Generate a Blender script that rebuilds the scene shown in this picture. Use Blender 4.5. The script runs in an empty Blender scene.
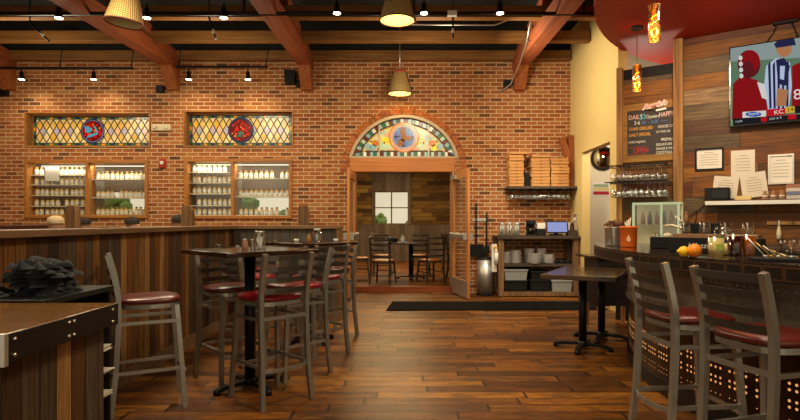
import bpy, bmesh, math, random
from mathutils import Vector, Matrix
R = random.Random(7)
SC = bpy.context.scene
COL = SC.collection
F = 540.0; VX = 405.0; VY = 222.0; EYE = 1.28
PI = math.pi
ORD = ['zeroth','first','second','third','fourth','fifth','sixth','seventh','eighth','ninth','tenth','eleventh','twelfth','thirteenth','fourteenth','fifteenth','sixteenth']

# ------------------------------------------------------------------ node DSL
class NT:
    def __init__(s, name):
        s.mat = bpy.data.materials.new(name); s.mat.use_nodes = True
        s.t = s.mat.node_tree; s.t.nodes.clear()
        s.out = s.t.nodes.new('ShaderNodeOutputMaterial')
    def n(s, ty, **kw):
        x = s.t.nodes.new(ty)
        for k, v in kw.items(): setattr(x, k, v)
        return x
    def link(s, a, b): s.t.links.new(a, b)
    def put(s, sock, v):
        if hasattr(v, 'is_output'): s.link(v, sock)
        elif isinstance(v, (tuple, list)):
            sock.default_value = (*v, 1.0) if len(v) == 3 and sock.type == 'RGBA' else v
        else: sock.default_value = v
    def m(s, op, a, b=None, c=None):
        x = s.n('ShaderNodeMath', operation=op); s.put(x.inputs[0], a)
        if b is not None: s.put(x.inputs[1], b)
        if c is not None: s.put(x.inputs[2], c)
        return x.outputs[0]
    def xyz(s):
        tc = s.n('ShaderNodeTexCoord'); sp = s.n('ShaderNodeSeparateXYZ'); s.link(tc.outputs['Object'], sp.inputs[0])
        return sp.outputs[0], sp.outputs[1], sp.outputs[2]
    def vec(s, a, b, c):
        x = s.n('ShaderNodeCombineXYZ')
        for i, v in enumerate((a, b, c)): s.put(x.inputs[i], v)
        return x.outputs[0]
    def white(s, v):
        x = s.n('ShaderNodeTexWhiteNoise', noise_dimensions='3D'); s.link(v, x.inputs['Vector']); return x.outputs['Value'], x.outputs['Color']
    def noise(s, v, scale=1, detail=3, rough=.55):
        x = s.n('ShaderNodeTexNoise'); s.link(v, x.inputs['Vector'])
        x.inputs['Scale'].default_value = scale; x.inputs['Detail'].default_value = detail; x.inputs['Roughness'].default_value = rough
        return x.outputs['Fac']
    def ramp(s, f, stops, const=False):
        x = s.n('ShaderNodeValToRGB'); cr = x.color_ramp
        if const: cr.interpolation = 'CONSTANT'
        while len(cr.elements) < len(stops): cr.elements.new(.5)
        for e, (p, c) in zip(cr.elements, stops): e.position = p; e.color = (*c, 1)
        s.link(f, x.inputs[0]); return x.outputs[0]
    def mix(s, f, a, b, mode='MIX'):
        x = s.n('ShaderNodeMix', data_type='RGBA', blend_type=mode)
        s.put(x.inputs[0], f); s.put(x.inputs[6], a); s.put(x.inputs[7], b); return x.outputs[2]
    def rng(s, f, a, b, c, d):
        x = s.n('ShaderNodeMapRange'); s.put(x.inputs[0], f)
        for i, v in enumerate((a, b, c, d)): s.put(x.inputs[i+1], v)
        return x.outputs[0]
    def bump(s, h, st=.3, dist=.01):
        x = s.n('ShaderNodeBump'); x.inputs['Strength'].default_value = st; x.inputs['Distance'].default_value = dist
        s.link(h, x.inputs['Height']); return x.outputs[0]
    def bsdf(s, col, rough=.5, metal=0, spec=.5, normal=None, emit=None, estr=0, trans=0, coat=0, alpha=None):
        b = s.n('ShaderNodeBsdfPrincipled')
        s.put(b.inputs['Base Color'], col); s.put(b.inputs['Roughness'], rough); s.put(b.inputs['Metallic'], metal)
        b.inputs['Specular IOR Level'].default_value = spec
        if normal is not None: s.link(normal, b.inputs['Normal'])
        if emit is not None: s.put(b.inputs['Emission Color'], emit); b.inputs['Emission Strength'].default_value = estr
        if trans: b.inputs['Transmission Weight'].default_value = trans
        if coat: b.inputs['Coat Weight'].default_value = coat
        s.link(b.outputs[0], s.out.inputs[0]); return s.mat

def lin(h):
    h = h.lstrip('#'); r = []
    for i in (0, 2, 4):
        v = int(h[i:i+2], 16)/255
        r.append(v/12.92 if v <= .04045 else ((v+.055)/1.055)**2.4)
    return tuple(r)

def simple(name, hexc, rough=.5, metal=0, spec=.5, vary=.12, scale=30, bump=0, emit=0, coat=0):
    g = NT(name); x, y, z = g.xyz(); c = lin(hexc)
    f = g.noise(g.vec(x, y, z), scale, 3)
    col = g.mix(f, tuple(v*(1-vary) for v in c), tuple(min(1, v*(1+vary)) for v in c))
    nm = g.bump(f, bump, .004) if bump else None
    return g.bsdf(col, rough, metal, spec, nm, emit=col if emit else None, estr=emit, coat=coat)

def glass(name, tint=(1, 1, 1), alpha=.12, rough=.03):
    g = NT(name)
    t = g.n('ShaderNodeBsdfTransparent'); t.inputs[0].default_value = (*tint, 1)
    gl = g.n('ShaderNodeBsdfGlossy'); gl.inputs['Roughness'].default_value = rough
    lw = g.n('ShaderNodeLayerWeight'); lw.inputs[0].default_value = .35
    f = g.rng(lw.outputs['Facing'], 0, 1, alpha*.5, min(1, alpha*3.5))
    mx = g.n('ShaderNodeMixShader'); g.link(f, mx.inputs[0]); g.link(t.outputs[0], mx.inputs[1]); g.link(gl.outputs[0], mx.inputs[2])
    g.link(mx.outputs[0], g.out.inputs[0]); return g.mat

def planks(name, across, along, w, L, stops, gap=.03, gs=(2.5, 55), seed=0, rough=(.55, .8), grain=.5, gl=.004, bumpst=.4, spec=.4, gapcol=(.008, .006, .004), coat=0, patch=.35, satvar=0):
    g = NT(name); x, y, z = g.xyz()
    ax = {'x': x, 'y': y, 'z': z}
    def pick(k): return ax[k] if k in ax else g.m('ADD', x, y)
    u = pick(along); v = pick(across)
    vw = g.m('DIVIDE', v, w); row = g.m('FLOOR', vw)
    rv, _ = g.white(g.vec(row, seed, 3.3))
    uu = g.m('ADD', g.m('DIVIDE', u, L), g.m('MULTIPLY', rv, 9.7)); cell = g.m('FLOOR', uu)
    wv, wc = g.white(g.vec(row, cell, seed+.5))
    base = g.ramp(wv, stops)
    gr = g.noise(g.vec(g.m('MULTIPLY', u, gs[0]), g.m('MULTIPLY', v, gs[1]), g.m('MULTIPLY', row, 3.7)), 1, 5, .65)
    pt = g.noise(g.vec(g.m('MULTIPLY', u, 3), g.m('MULTIPLY', v, 9), g.m('MULTIPLY', cell, 2.1)), 1, 3, .6)
    c = g.mix(grain, base, g.ramp(gr, [(.3, (.12, .1, .09)), (.5, (.55, .5, .47)), (.72, (1.0, 1.0, 1.0))]), 'MULTIPLY')
    c = g.mix(g.rng(pt, .42, .7, 0, patch), c, (.03, .018, .012))
    fv = g.m('FRACT', vw); fu = g.m('FRACT', uu)
    e1 = g.m('MAXIMUM', g.m('LESS_THAN', fv, gap), g.m('LESS_THAN', fu, gl/L))
    c = g.mix(g.m('MULTIPLY', e1, .85), c, gapcol)
    h = g.m('SUBTRACT', g.m('ADD', g.m('MULTIPLY', gr, .5), g.m('MULTIPLY', wv, .3)), g.m('MULTIPLY', e1, 1.0))
    rr = g.rng(gr, .3, .7, rough[0], rough[1])
    return g.bsdf(c, rr, 0, spec, g.bump(h, bumpst, .006), coat=coat)

def wood(name, c1, c2, along='x', rough=.5, scale=1.0, spec=.4, bumpst=.15, coat=0):
    g = NT(name); x, y, z = g.xyz()
    k = {'x': (1.2, 26, 26), 'y': (26, 1.2, 26), 'z': (26, 26, 1.2)}[along]
    v = g.vec(*(g.m('MULTIPLY', a, q*scale) for a, q in zip((x, y, z), k)))
    f = g.noise(v, 1, 5, .62)
    col = g.ramp(f, [(.3, lin(c1)), (.68, lin(c2))])
    return g.bsdf(col, rough, 0, spec, g.bump(f, bumpst, .004), coat=coat)

def brick(name):
    g = NT(name); x, y, z = g.xyz()
    u = g.m('ADD', x, y); ch = .0705; bl = .212
    vr = g.m('DIVIDE', z, ch); row = g.m('FLOOR', vr)
    off = g.m('MULTIPLY', g.m('MODULO', g.m('ABSOLUTE', row), 2.0), .5)
    uu = g.m('ADD', g.m('DIVIDE', u, bl), off); cell = g.m('FLOOR', uu)
    wv, wc = g.white(g.vec(row, cell, 1.5)); wv2, _ = g.white(g.vec(cell, row, 9.5))
    base = g.ramp(wv, [(0, lin('#4a3020')), (.08, lin('#6c3c20')), (.16, lin('#8e451c')), (.45, lin('#a05a2a')), (.8, lin('#ac6836')), (.95, lin('#b07038')), (1, lin('#b08048'))])
    n1 = g.noise(g.vec(g.m('MULTIPLY', u, 30), g.m('MULTIPLY', z, 60), wv2), 1, 4, .7)
    base = g.mix(g.rng(n1, .35, .75, 0, .45), base, lin('#7a4a30'))
    big = g.noise(g.vec(u, 0.0, z), 1.1, 3, .6)
    base = g.mix(g.rng(big, .35, .7, 0, .28), base, lin('#8c5a3c'))
    jit = g.m('MULTIPLY', g.m('SUBTRACT', n1, .5), .05)
    fv = g.m('ADD', g.m('FRACT', vr), jit); fu = g.m('ADD', g.m('FRACT', uu), g.m('MULTIPLY', jit, .5))
    mort = g.m('MAXIMUM', g.m('LESS_THAN', fv, .2), g.m('LESS_THAN', fu, .07))
    mc = g.mix(n1, lin('#ae9770'), lin('#d2bc96'))
    c = g.mix(mort, base, mc)
    h = g.m('SUBTRACT', g.m('MULTIPLY', n1, .3), mort)
    return g.bsdf(c, .88, 0, .25, g.bump(h, .5, .008))

M = {}
M['brick'] = brick('brick_masonry')
M['arch_brick'] = simple('arch_brick', '#ac5e2a', .88, vary=.35, scale=9)
M['arch_brick2'] = simple('arch_brick_dark', '#8e4c24', .88, vary=.3, scale=9)
M['mortar'] = simple('mortar', '#9c866b', .9)
M['floor'] = planks('floor_planks', 'y', 'x', .14, 1.1, [(0, lin('#6a3e16')), (.25, lin('#92581c')), (.5, lin('#ae6c22')), (.75, lin('#c6842e')), (.9, lin('#985a1a')), (1, lin('#6e4014'))], gap=.07, rough=(.26, .5), grain=.95, gl=.02, bumpst=.5, spec=.22, patch=.8, gs=(9, 70))
PW = [(0, lin('#2e2016')), (.15, lin('#5c3a1e')), (.34, lin('#6a5a48')), (.45, lin('#48361f')), (.6, lin('#96602c')), (.76, lin('#50371f')), (.92, lin('#a87438')), (1, lin('#c0935a'))]
M['pony'] = planks('reclaimed_vertical_planks', 'xy', 'z', .095, 6.3, PW, gap=.08, seed=5, rough=(.6, .85), grain=.95, bumpst=.8, gs=(3, 150), spec=.2)
M['pony_grey'] = planks('reclaimed_grey_planks', 'xy', 'z', .11, 2.3, [(0, lin('#3f372f')), (.3, lin('#6d6860')), (.6, lin('#57483a')), (1, lin('#7b6a55'))], gap=.06, seed=8, rough=(.6, .85), grain=.65, bumpst=.5)
BW = [(0, lin('#4e3014')), (.16, lin('#84521e')), (.3, lin('#a06a28')), (.42, lin('#802c14')), (.52, lin('#62503a')), (.66, lin('#8a7652')), (.8, lin('#b07a34')), (.9, lin('#8c4420')), (1, lin('#ac9068'))]
M['barwall'] = planks('reclaimed_wall_boards', 'z', 'x', .2, 1.9, BW, gap=.03, seed=2, rough=(.6, .85), grain=.9, gl=.008, bumpst=.35, patch=.5)
M['backwall'] = planks('stacked_wood_boards', 'z', 'xy', .12, .7, [(0, lin('#4c3214')), (.25, lin('#84602a')), (.5, lin('#a88440')), (.75, lin('#70501f')), (1, lin('#c4a258'))], gap=.06, seed=4, rough=(.6, .85), grain=.6)
M['wainscot'] = planks('wainscot_boards', 'xy', 'z', .15, 3, [(0, lin('#66564a')), (1, lin('#84766a'))], gap=.02, seed=4, grain=.4)
M['yellow'] = simple('yellow_plaster', '#cdb274', .8, vary=.05, scale=4, spec=.2)
M['cream'] = simple('cream_plaster', '#d2c8b0', .8, vary=.04, scale=4, spec=.2)
M['redgloss'] = simple('deep_red_soffit', '#8e1c06', .6, vary=.04, scale=2, spec=.25)
M['ceil'] = simple('dark_ceiling', '#0c0a09', .9, vary=.3, scale=5)
M['beam'] = wood('joist_wood', '#5e3c1a', '#8e602c', 'x', .6)
M['rafter'] = wood('rafter_wood', '#6a2f12', '#964c20', 'y', .75)
M['post'] = wood('post_wood', '#783a18', '#a05c2a', 'z', .7)
M['frame'] = wood('oak_frame', '#8a5522', '#b87a38', 'x', .45)
M['door'] = wood('door_oak', '#9c5f30', '#c98a50', 'z', .42)
M['header'] = wood('header_oak', '#a8632c', '#c98242', 'x', .45)
M['rough'] = wood('rough_lumber', '#4c3420', '#8a6640', 'z', .75, bumpst=.4)
M['roughx'] = wood('rough_lumber_horizontal', '#2c231b', '#524232', 'x', .7, bumpst=.4)
M['column'] = wood('weathered_column', '#523216', '#b88a4c', 'z', .7, scale=.35, bumpst=.4)
M['boardframe'] = wood('board_frame_wood', '#6a4c20', '#9a7436', 'x', .7)
M['cap'] = wood('cap_rail_wood', '#4e3320', '#806040', 'y', .5)
M['capx'] = wood('cap_rail_wood_cross', '#5a4028', '#94724c', 'x', .5)
M['darktop'] = wood('dark_table_wood', '#22140d', '#3c2619', 'x', .14, spec=.45, bumpst=.02)
M['midtop'] = wood('brown_table_wood', '#35251a', '#574130', 'x', .16, spec=.45, bumpst=.02)
M['counter'] = wood('counter_wood', '#6b4624', '#8f6436', 'x', .1, spec=.45, bumpst=.015)
M['black'] = simple('black_matte', '#111010', .7, vary=.2, spec=.3)
M['rubber'] = simple('black_rubber', '#0d0c0b', .95, spec=.08)
M['blackmetal'] = simple('black_metal', '#1a1a1c', .38, .6, vary=.1)
M['blackgloss'] = simple('black_gloss', '#0c0b0b', .12, vary=.05)
M['cloth'] = simple('black_cloth', '#17181d', .9, vary=.3, scale=20, bump=.2)
M['steel'] = simple('brushed_steel', '#c4c0b8', .4, .85, vary=.12, scale=14)
M['chair'] = simple('worn_gunmetal', '#9c988e', .26, .68, vary=.22, scale=9)
M['slat'] = simple('dark_gunmetal', '#544e48', .3, .7, vary=.2, scale=9)
M['redseat'] = simple('red_vinyl', '#82101a', .3, vary=.1, spec=.55)
M['brownseat'] = simple('oxblood_vinyl', '#5a1a16', .3, vary=.12, spec=.55)
M['tanseat'] = simple('tan_wood_seat', '#a4642c', .35, vary=.15)
M['white'] = simple('white_paint', '#d8d6cf', .5, vary=.03)
M['paper'] = simple('paper', '#dcd6ca', .8, vary=.05)
M['printpaper'] = simple('printed_paper', '#d0c6b6', .8, vary=.1, scale=120)
M['ink'] = simple('dark_ink', '#8a8074', .8)
M['offwhite'] = simple('off_white_plastic', '#d3c6a4', .5, vary=.03)
M['porcelain'] = simple('porcelain', '#d6d4cf', .25, vary=.03)
M['card'] = simple('corrugated_card', '#b98347', .8, vary=.08, scale=40)
M['carddark'] = simple('card_shadow_edge', '#7a5026', .85)
M['redplastic'] = simple('red_plastic', '#a11818', .4)
M['orange'] = simple('orange_plastic', '#e0681c', .42, vary=.04)
M['orangefruit'] = simple('orange_peel', '#f08a10', .45, vary=.1, scale=160, bump=.2)
M['lemon'] = simple('lemon_peel', '#f0c010', .45, vary=.1, scale=160, bump=.2)
M['greenlime'] = simple('lime_slice', '#9fb83a', .5)
M['leaf'] = simple('dark_leaf', '#3c5a20', .6)
M['cork'] = simple('cork', '#8b6444', .85, vary=.4, scale=50)
M['corkred'] = simple('dark_cork', '#5a2c24', .85, vary=.4, scale=50)
M['amber'] = simple('amber_beer', '#a04a10', .1, spec=.6)
M['stout'] = simple('dark_red_beer', '#3c0e0a', .1, spec=.6)
M['lemonade'] = simple('cloudy_lemonade', '#dcc684', .2, spec=.6)
M['foam'] = simple('beer_foam', '#cdb89c', .8)
M['greytub'] = simple('grey_translucent_tub', '#8f9391', .45)
M['clearplastic'] = glass('clear_plastic', (.93, .95, .95), .16, .1)
M['glass'] = glass('clear_glass', (.96, .97, .96), .07)
M['drinkglass'] = glass('drinking_glass', (.95, .95, .93), .09, .12)
M['stemglass'] = glass('stem_glass', (.93, .93, .9), .22, .1)
M['jarglass'] = glass('jar_glass', (.9, .9, .88), .38, .1)
M['bulbglass'] = glass('pendant_glass', (1, .72, .36), .3, .15)
M['blue'] = simple('blue_cable', '#1c3fc0', .4)
M['brass'] = simple('brass', '#b08a3c', .3, .9)
M['rivet'] = simple('nickel_rivet', '#cfcac0', .25, .9)
M['copper'] = simple('copper_jar', '#a0704c', .4, .3)
M['skin'] = simple('skin', '#b98a6c', .6, vary=.05)
M['beige'] = simple('beige_cap_cloth', '#c8b08c', .85)
M['darkcap'] = simple('dark_cap_cloth', '#2a1c16', .85)
M['shirt'] = simple('grey_shirt', '#55504c', .9)
M['bench'] = simple('dark_red_booth_vinyl', '#34130e', .35)
M['leafy'] = simple('foliage', '#86a860', .8, vary=.5, scale=6)
M['redstep'] = wood('stained_threshold', '#6b2c12', '#8f4a1e', 'x', .35)
M['screwed'] = simple('apron_black_steel', '#1c1512', .45, .4, vary=.3, scale=12)

def emitter(name, hexc, st):
    g = NT(name); e = g.n('ShaderNodeEmission'); e.inputs[0].default_value = (*lin(hexc), 1); e.inputs[1].default_value = st
    g.link(e.outputs[0], g.out.inputs[0]); return g.mat
M['lamp'] = emitter('lamp_glow', '#ffe2b0', 14)
M['filament'] = emitter('filament_glow', '#ff9a2c', 26)
M['shadeglow'] = emitter('shade_inside_glow', '#ffc530', 1.6)
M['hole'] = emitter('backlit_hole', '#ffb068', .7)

# ------------------------------------------------------------------ mesh builder
class MB:
    def __init__(s): s.b = bmesh.new()
    def quad_faces(s, vs, faces, mat=0, smooth=False):
        V = [s.b.verts.new(v) for v in vs]
        for f in faces:
            try:
                fc = s.b.faces.new([V[i] for i in f]); fc.material_index = mat; fc.smooth = smooth
            except ValueError: pass
        return s
    def box(s, c, d, mat=0, rz=0, rx=0, ry=0, bev=0):
        x, y, z = (q/2 for q in d)
        m = Matrix.Translation(c) @ Matrix.Rotation(rz, 4, 'Z') @ Matrix.Rotation(ry, 4, 'Y') @ Matrix.Rotation(rx, 4, 'X')
        vs = [m @ Vector(p) for p in ((-x,-y,-z),(x,-y,-z),(x,y,-z),(-x,y,-z),(-x,-y,z),(x,-y,z),(x,y,z),(-x,y,z))]
        V = [s.b.verts.new(v) for v in vs]; fs = []
        for f in ((3,2,1,0),(4,5,6,7),(0,1,5,4),(1,2,6,5),(2,3,7,6),(3,0,4,7)):
            fc = s.b.faces.new([V[i] for i in f]); fc.material_index = mat; fs.append(fc)
        if bev:
            es = {e for f in fs for e in f.edges}
            r = bmesh.ops.bevel(s.b, geom=list(es), offset=bev, segments=2, affect='EDGES', profile=.6)
            for f in r['faces']: f.material_index = mat; f.smooth = True
        return s
    def bx(s, x0, x1, y0, y1, z0, z1, mat=0, bev=0):
        return s.box(((x0+x1)/2, (y0+y1)/2, (z0+z1)/2), (abs(x1-x0), abs(y1-y0), abs(z1-z0)), mat, bev=bev)
    def sweep(s, pts, prof, mat=0, smooth=False, up=(0, 0, 1), closed=False, cap=True):
        P = [Vector(p) for p in pts]; n = len(P); rings = []
        for i, p in enumerate(P):
            a = P[(i-1) % n] if (closed or i > 0) else p; b = P[(i+1) % n] if (closed or i < n-1) else p
            t = (b-a).normalized(); u = Vector(up)
            if abs(t.dot(u)) > .98: u = Vector((0, 1, 0)) if abs(t.y) < .9 else Vector((1, 0, 0))
            sd = t.cross(u).normalized(); uu = sd.cross(t).normalized()
            rings.append([s.b.verts.new(p + sd*q[0] + uu*q[1]) for q in prof])
        k = len(prof)
        for i in range(n if closed else n-1):
            A = rings[i]; B = rings[(i+1) % n]
            for j in range(k):
                f = s.b.faces.new((A[j], B[j], B[(j+1) % k], A[(j+1) % k])); f.material_index = mat; f.smooth = smooth
        if cap and not closed:
            for r in (rings[0], rings[-1][::-1]):
                f = s.b.faces.new(r); f.material_index = mat
        return s
    def tube(s, pts, r, mat=0, seg=8, closed=False):
        return s.sweep(pts, [(r*math.cos(2*PI*k/seg), r*math.sin(2*PI*k/seg)) for k in range(seg)], mat, True, closed=closed)
    def bar(s, pts, w, h, mat=0, up=(0, 0, 1), closed=False):
        return s.sweep(pts, [(-w/2, -h/2), (w/2, -h/2), (w/2, h/2), (-w/2, h/2)], mat, False, up, closed)
    def lathe(s, prof, c=(0, 0, 0), seg=20, mat=0, smooth=True, mats=None):
        rings = []
        for r, z in prof:
            rings.append([s.b.verts.new((c[0]+r*math.cos(2*PI*k/seg), c[1]+r*math.sin(2*PI*k/seg), c[2]+z)) for k in range(seg)] if r > 1e-6 else [s.b.verts.new((c[0], c[1], c[2]+z))])
        for i in range(len(rings)-1):
            A, B = rings[i], rings[i+1]; mi = mats[i] if mats else mat
            for k in range(seg):
                a = [A[k % len(A)], A[(k+1) % seg % len(A)], B[(k+1) % seg % len(B)], B[k % len(B)]]
                a = list(dict.fromkeys(a))
                if len(a) > 2:
                    try: f = s.b.faces.new(a); f.material_index = mi; f.smooth = smooth
                    except ValueError: pass
        return s
    def cyl(s, c, r, z0, z1, seg=20, mat=0, r2=None):
        r2 = r if r2 is None else r2
        V0 = [s.b.verts.new((c[0]+r*math.cos(2*PI*k/seg), c[1]+r*math.sin(2*PI*k/seg), z0)) for k in range(seg)]
        V1 = [s.b.verts.new((c[0]+r2*math.cos(2*PI*k/seg), c[1]+r2*math.sin(2*PI*k/seg), z1)) for k in range(seg)]
        for k in range(seg):
            f = s.b.faces.new((V0[k], V0[(k+1) % seg], V1[(k+1) % seg], V1[k])); f.smooth = True; f.material_index = mat
        s.b.faces.new(V0[::-1]).material_index = mat; s.b.faces.new(V1).material_index = mat
        return s
    def ball(s, c, r, sc=(1, 1, 1), mat=0, sub=2):
        res = bmesh.ops.create_icosphere(s.b, subdivisions=sub, radius=r, matrix=Matrix.Translation(c) @ Matrix.Diagonal((*sc, 1)))
        for v in res['verts']:
            for f in v.link_faces: f.material_index = mat; f.smooth = True
        return s
    def prism(s, pts, z0, z1, mat=0, smooth=False):
        A = [s.b.verts.new((x, y, z0)) for x, y in pts]; B = [s.b.verts.new((x, y, z1)) for x, y in pts]; n = len(pts)
        s.b.faces.new(A[::-1]).material_index = mat; s.b.faces.new(B).material_index = mat
        for k in range(n):
            f = s.b.faces.new((A[k], A[(k+1) % n], B[(k+1) % n], B[k])); f.material_index = mat; f.smooth = smooth
        return s
    def slab(s, pts, y0, y1, mat=0):      # polygon in xz extruded in y
        A = [s.b.verts.new((x, y0, z)) for x, z in pts]; B = [s.b.verts.new((x, y1, z)) for x, z in pts]; n = len(pts)
        s.b.faces.new(A).material_index = mat; s.b.faces.new(B[::-1]).material_index = mat
        for k in range(n):
            s.b.faces.new((A[(k+1) % n], A[k], B[k], B[(k+1) % n])).material_index = mat
        return s
    def build(s, name, mats, parent=None, recalc=True):
        if recalc: bmesh.ops.recalc_face_normals(s.b, faces=s.b.faces[:])
        me = bpy.data.meshes.new(name); s.b.to_mesh(me); s.b.free()
        for m in (mats if isinstance(mats, (list, tuple)) else [mats]): me.materials.append(M[m] if isinstance(m, str) else m)
        o = bpy.data.objects.new(name, me); COL.objects.link(o)
        if parent is not None: o.parent = parent
        return o

def thing(name, label, cat, loc=(0, 0, 0), rz=0, group=None, rot=None):
    o = bpy.data.objects.new(name, None); COL.objects.link(o); o.empty_display_size = .1
    o.location = loc; o.rotation_euler = rot if rot else (0, 0, rz)
    return tag(o, label, cat, group)
def tag(o, label, cat, group=None, kind=None):
    o['label'] = label; o['category'] = cat
    if group: o['group'] = group
    if kind: o['kind'] = kind
    return o
def struct(o): o['kind'] = 'structure'; return o
def at(o, loc, rz=0): o.location = loc; o.rotation_euler = (0, 0, rz); return o
KIDS = {}
def kids(o): return [c for c in COL.objects if c.parent == o]
def copy_tree(o, loc, rz=0, label=None, group=None):
    def rec(a, par):
        c = a.copy(); COL.objects.link(c)
        if par is not None: c.parent = par; c.matrix_parent_inverse = a.matrix_parent_inverse.copy()
        for k in (KIDS.setdefault(a.name, kids(a))): rec(k, c)
        return c
    r = rec(o, None); r.location = loc; r.rotation_euler = (o.rotation_euler[0], o.rotation_euler[1], rz)
    if label: r['label'] = label
    if group: r['group'] = group
    return r
def text(body, size, loc, rot, mat, parent=None, name='lettering', ext=.001, align='LEFT', shear=0, sx=1, off=0):
    cu = bpy.data.curves.new(name, 'FONT'); cu.body = body; cu.size = size; cu.extrude = ext; cu.align_x = align; cu.shear = shear; cu.offset = off
    tmp = bpy.data.objects.new('tmp', cu); COL.objects.link(tmp)
    bpy.context.view_layer.update()
    me = bpy.data.meshes.new_from_object(tmp.evaluated_get(bpy.context.evaluated_depsgraph_get()))
    bpy.data.objects.remove(tmp)
    me.transform(Matrix.Diagonal((sx, 1, 1, 1)))
    me.materials.clear(); me.materials.append(M[mat] if isinstance(mat, str) else mat)
    o = bpy.data.objects.new(name, me); COL.objects.link(o); o.location = loc; o.rotation_euler = rot
    if parent is not None: o.parent = parent
    return o
EXPO = 0.2; WORLD = .75; TRACKE = 24
FILL_LAMPS = ((-3.0, 5.0, 90), (.7, 2.6, 90), (.1, 7.6, 35), (-5.7, 7.6, 35), (-3.0, 7.6, 35))
# ------------------------------------------------------------------ camera, world, light
cam = bpy.data.cameras.new('camera'); cam.sensor_width = 36; cam.lens = F/800*36
cam.shift_x = -(VX-400)/800; cam.shift_y = (VY-210)/800; cam.clip_start = .05
co = bpy.data.objects.new('camera', cam); COL.objects.link(co); co.location = (0, 0, EYE); co.rotation_euler = (PI/2, 0, 0)
SC.camera = co
SC.view_settings.view_transform = 'Standard'; SC.view_settings.look = 'None'; SC.view_settings.gamma = 1; SC.view_settings.exposure = EXPO
w = bpy.data.worlds.new('sky'); SC.world = w; w.use_nodes = True
w.node_tree.nodes['Background'].inputs[0].default_value = (1.0, .86, .6, 1)
w.node_tree.nodes['Background'].inputs[1].default_value = WORLD

def lamp(name, kind, loc, rot, energy, col=(1, .78, .5), size=.3, spot=1.2, blend=.6, sy=None):
    l = bpy.data.lights.new(name, kind); l.energy = energy; l.color = col
    if kind == 'AREA':
        l.size = size
        if sy: l.shape = 'RECTANGLE'; l.size_y = sy
    else: l.shadow_soft_size = size
    if kind == 'SPOT': l.spot_size = spot; l.spot_blend = blend
    o = bpy.data.objects.new(name, l); COL.objects.link(o); o.location = loc; o.rotation_euler = rot
    return o

# ------------------------------------------------------------------ shell
D = 9.8
b = MB().bx(-8.2, 6.4, -1.5, 9.8, -.12, 0); struct(b.build('floor', 'floor'))
b = MB().bx(-1.95, 3.4, 9.84, 16.6, -.12, .1); struct(b.build('floor_back_room', 'floor'))
# brick wall with openings (x-z rectangles), arch handled by columns of quads
def wall_openings(name, x0, x1, z0, z1, y0, y1, rects, mat, arch=None):
    xs = {x0, x1}; 
    for r in rects: xs.update((r[0], r[1]))
    if arch:
        ax, az, aw, ar, acz = arch
        N = 28; arcx = [ax-aw+2*aw*k/N for k in range(N+1)]; xs.update(arcx)
    xs = sorted(xs); b = MB()
    for a, c in zip(xs, xs[1:]):
        if c-a < 1e-6: continue
        mid = (a+c)/2; cuts = []
        for r in rects:
            if r[0] < mid < r[1]: cuts.append((r[2], r[2], r[3], r[3]))
        if arch and ax-aw < mid < ax+aw:
            ta = acz+math.sqrt(max(0, ar*ar-(a-ax)**2)); tc = acz+math.sqrt(max(0, ar*ar-(c-ax)**2))
            cuts.append((az, az, ta, tc))
        cuts.sort(); lo = (z0, z0); segs = []
        for (ba, bc, ta, tc) in cuts:
            if ba > lo[0]+1e-5: segs.append((lo[0], lo[1], ba, bc))
            lo = (ta, tc)
        segs.append((lo[0], lo[1], z1, z1))
        for (ba, bc, ta, tc) in segs:
            vs = [(a,y0,ba),(c,y0,bc),(c,y0,tc),(a,y0,ta),(a,y1,ba),(c,y1,bc),(c,y1,tc),(a,y1,ta)]
            b.quad_faces(vs, ((0,1,2,3),(7,6,5,4),(0,4,5,1),(3,2,6,7)))
    for r in rects:
        for X in (r[0], r[1]): b.quad_faces([(X,y0,r[2]),(X,y1,r[2]),(X,y1,r[3]),(X,y0,r[3])], ((0,1,2,3),))
    return struct(b.build(name, mat, recalc=False))
W1 = (-6.90, -4.66, 1.35, 2.405); W2 = (-4.0, -2.05, 1.34, 2.43)
S1 = (-6.88, -4.64, 2.66, 3.25); S2 = (-4.0, -2.05, 2.66, 3.28)
AC = -.02; AR = 1.029; ACZ = 2.20; AW = .995
wall_openings('wall_back', -8.2, 3.0, 0, 4.75, D, D+.32, [W1, W2, S1, S2, (-.93, .84, 0, 2.44)], 'brick', arch=(AC, 2.44, AW, AR, ACZ))
struct(MB().bx(-8.4, -8.2, -1.5, 10.1, 0, 4.75).build('wall_left', 'brick'))
# yellow wall with tall niche opening
b = MB()
b.bx(3.0, 3.14, 9.15, 9.8, 0, 4.75); b.bx(3.0, 3.14, 7.6, 7.9, 0, 4.75); b.bx(3.0, 3.14, 7.9, 9.15, 2.46, 4.75)
struct(b.build('wall_yellow', 'yellow'))
b = MB().bx(3.14, 6.4, 9.7, 9.84, 0, 4.75); struct(b.build('wall_passage', 'cream'))
struct(MB().bx(6.4, 6.55, -1.5, 9.84, 0, 4.75).build('wall_right', 'yellow'))
b = MB().bx(2.985, 3.0, 9.15, 9.8, 0, .1).bx(3.14, 6.4, 9.685, 9.7, 0, .12); struct(b.build('baseboard_right', simple('red_baseboard', '#7c3424', .5)))
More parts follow.
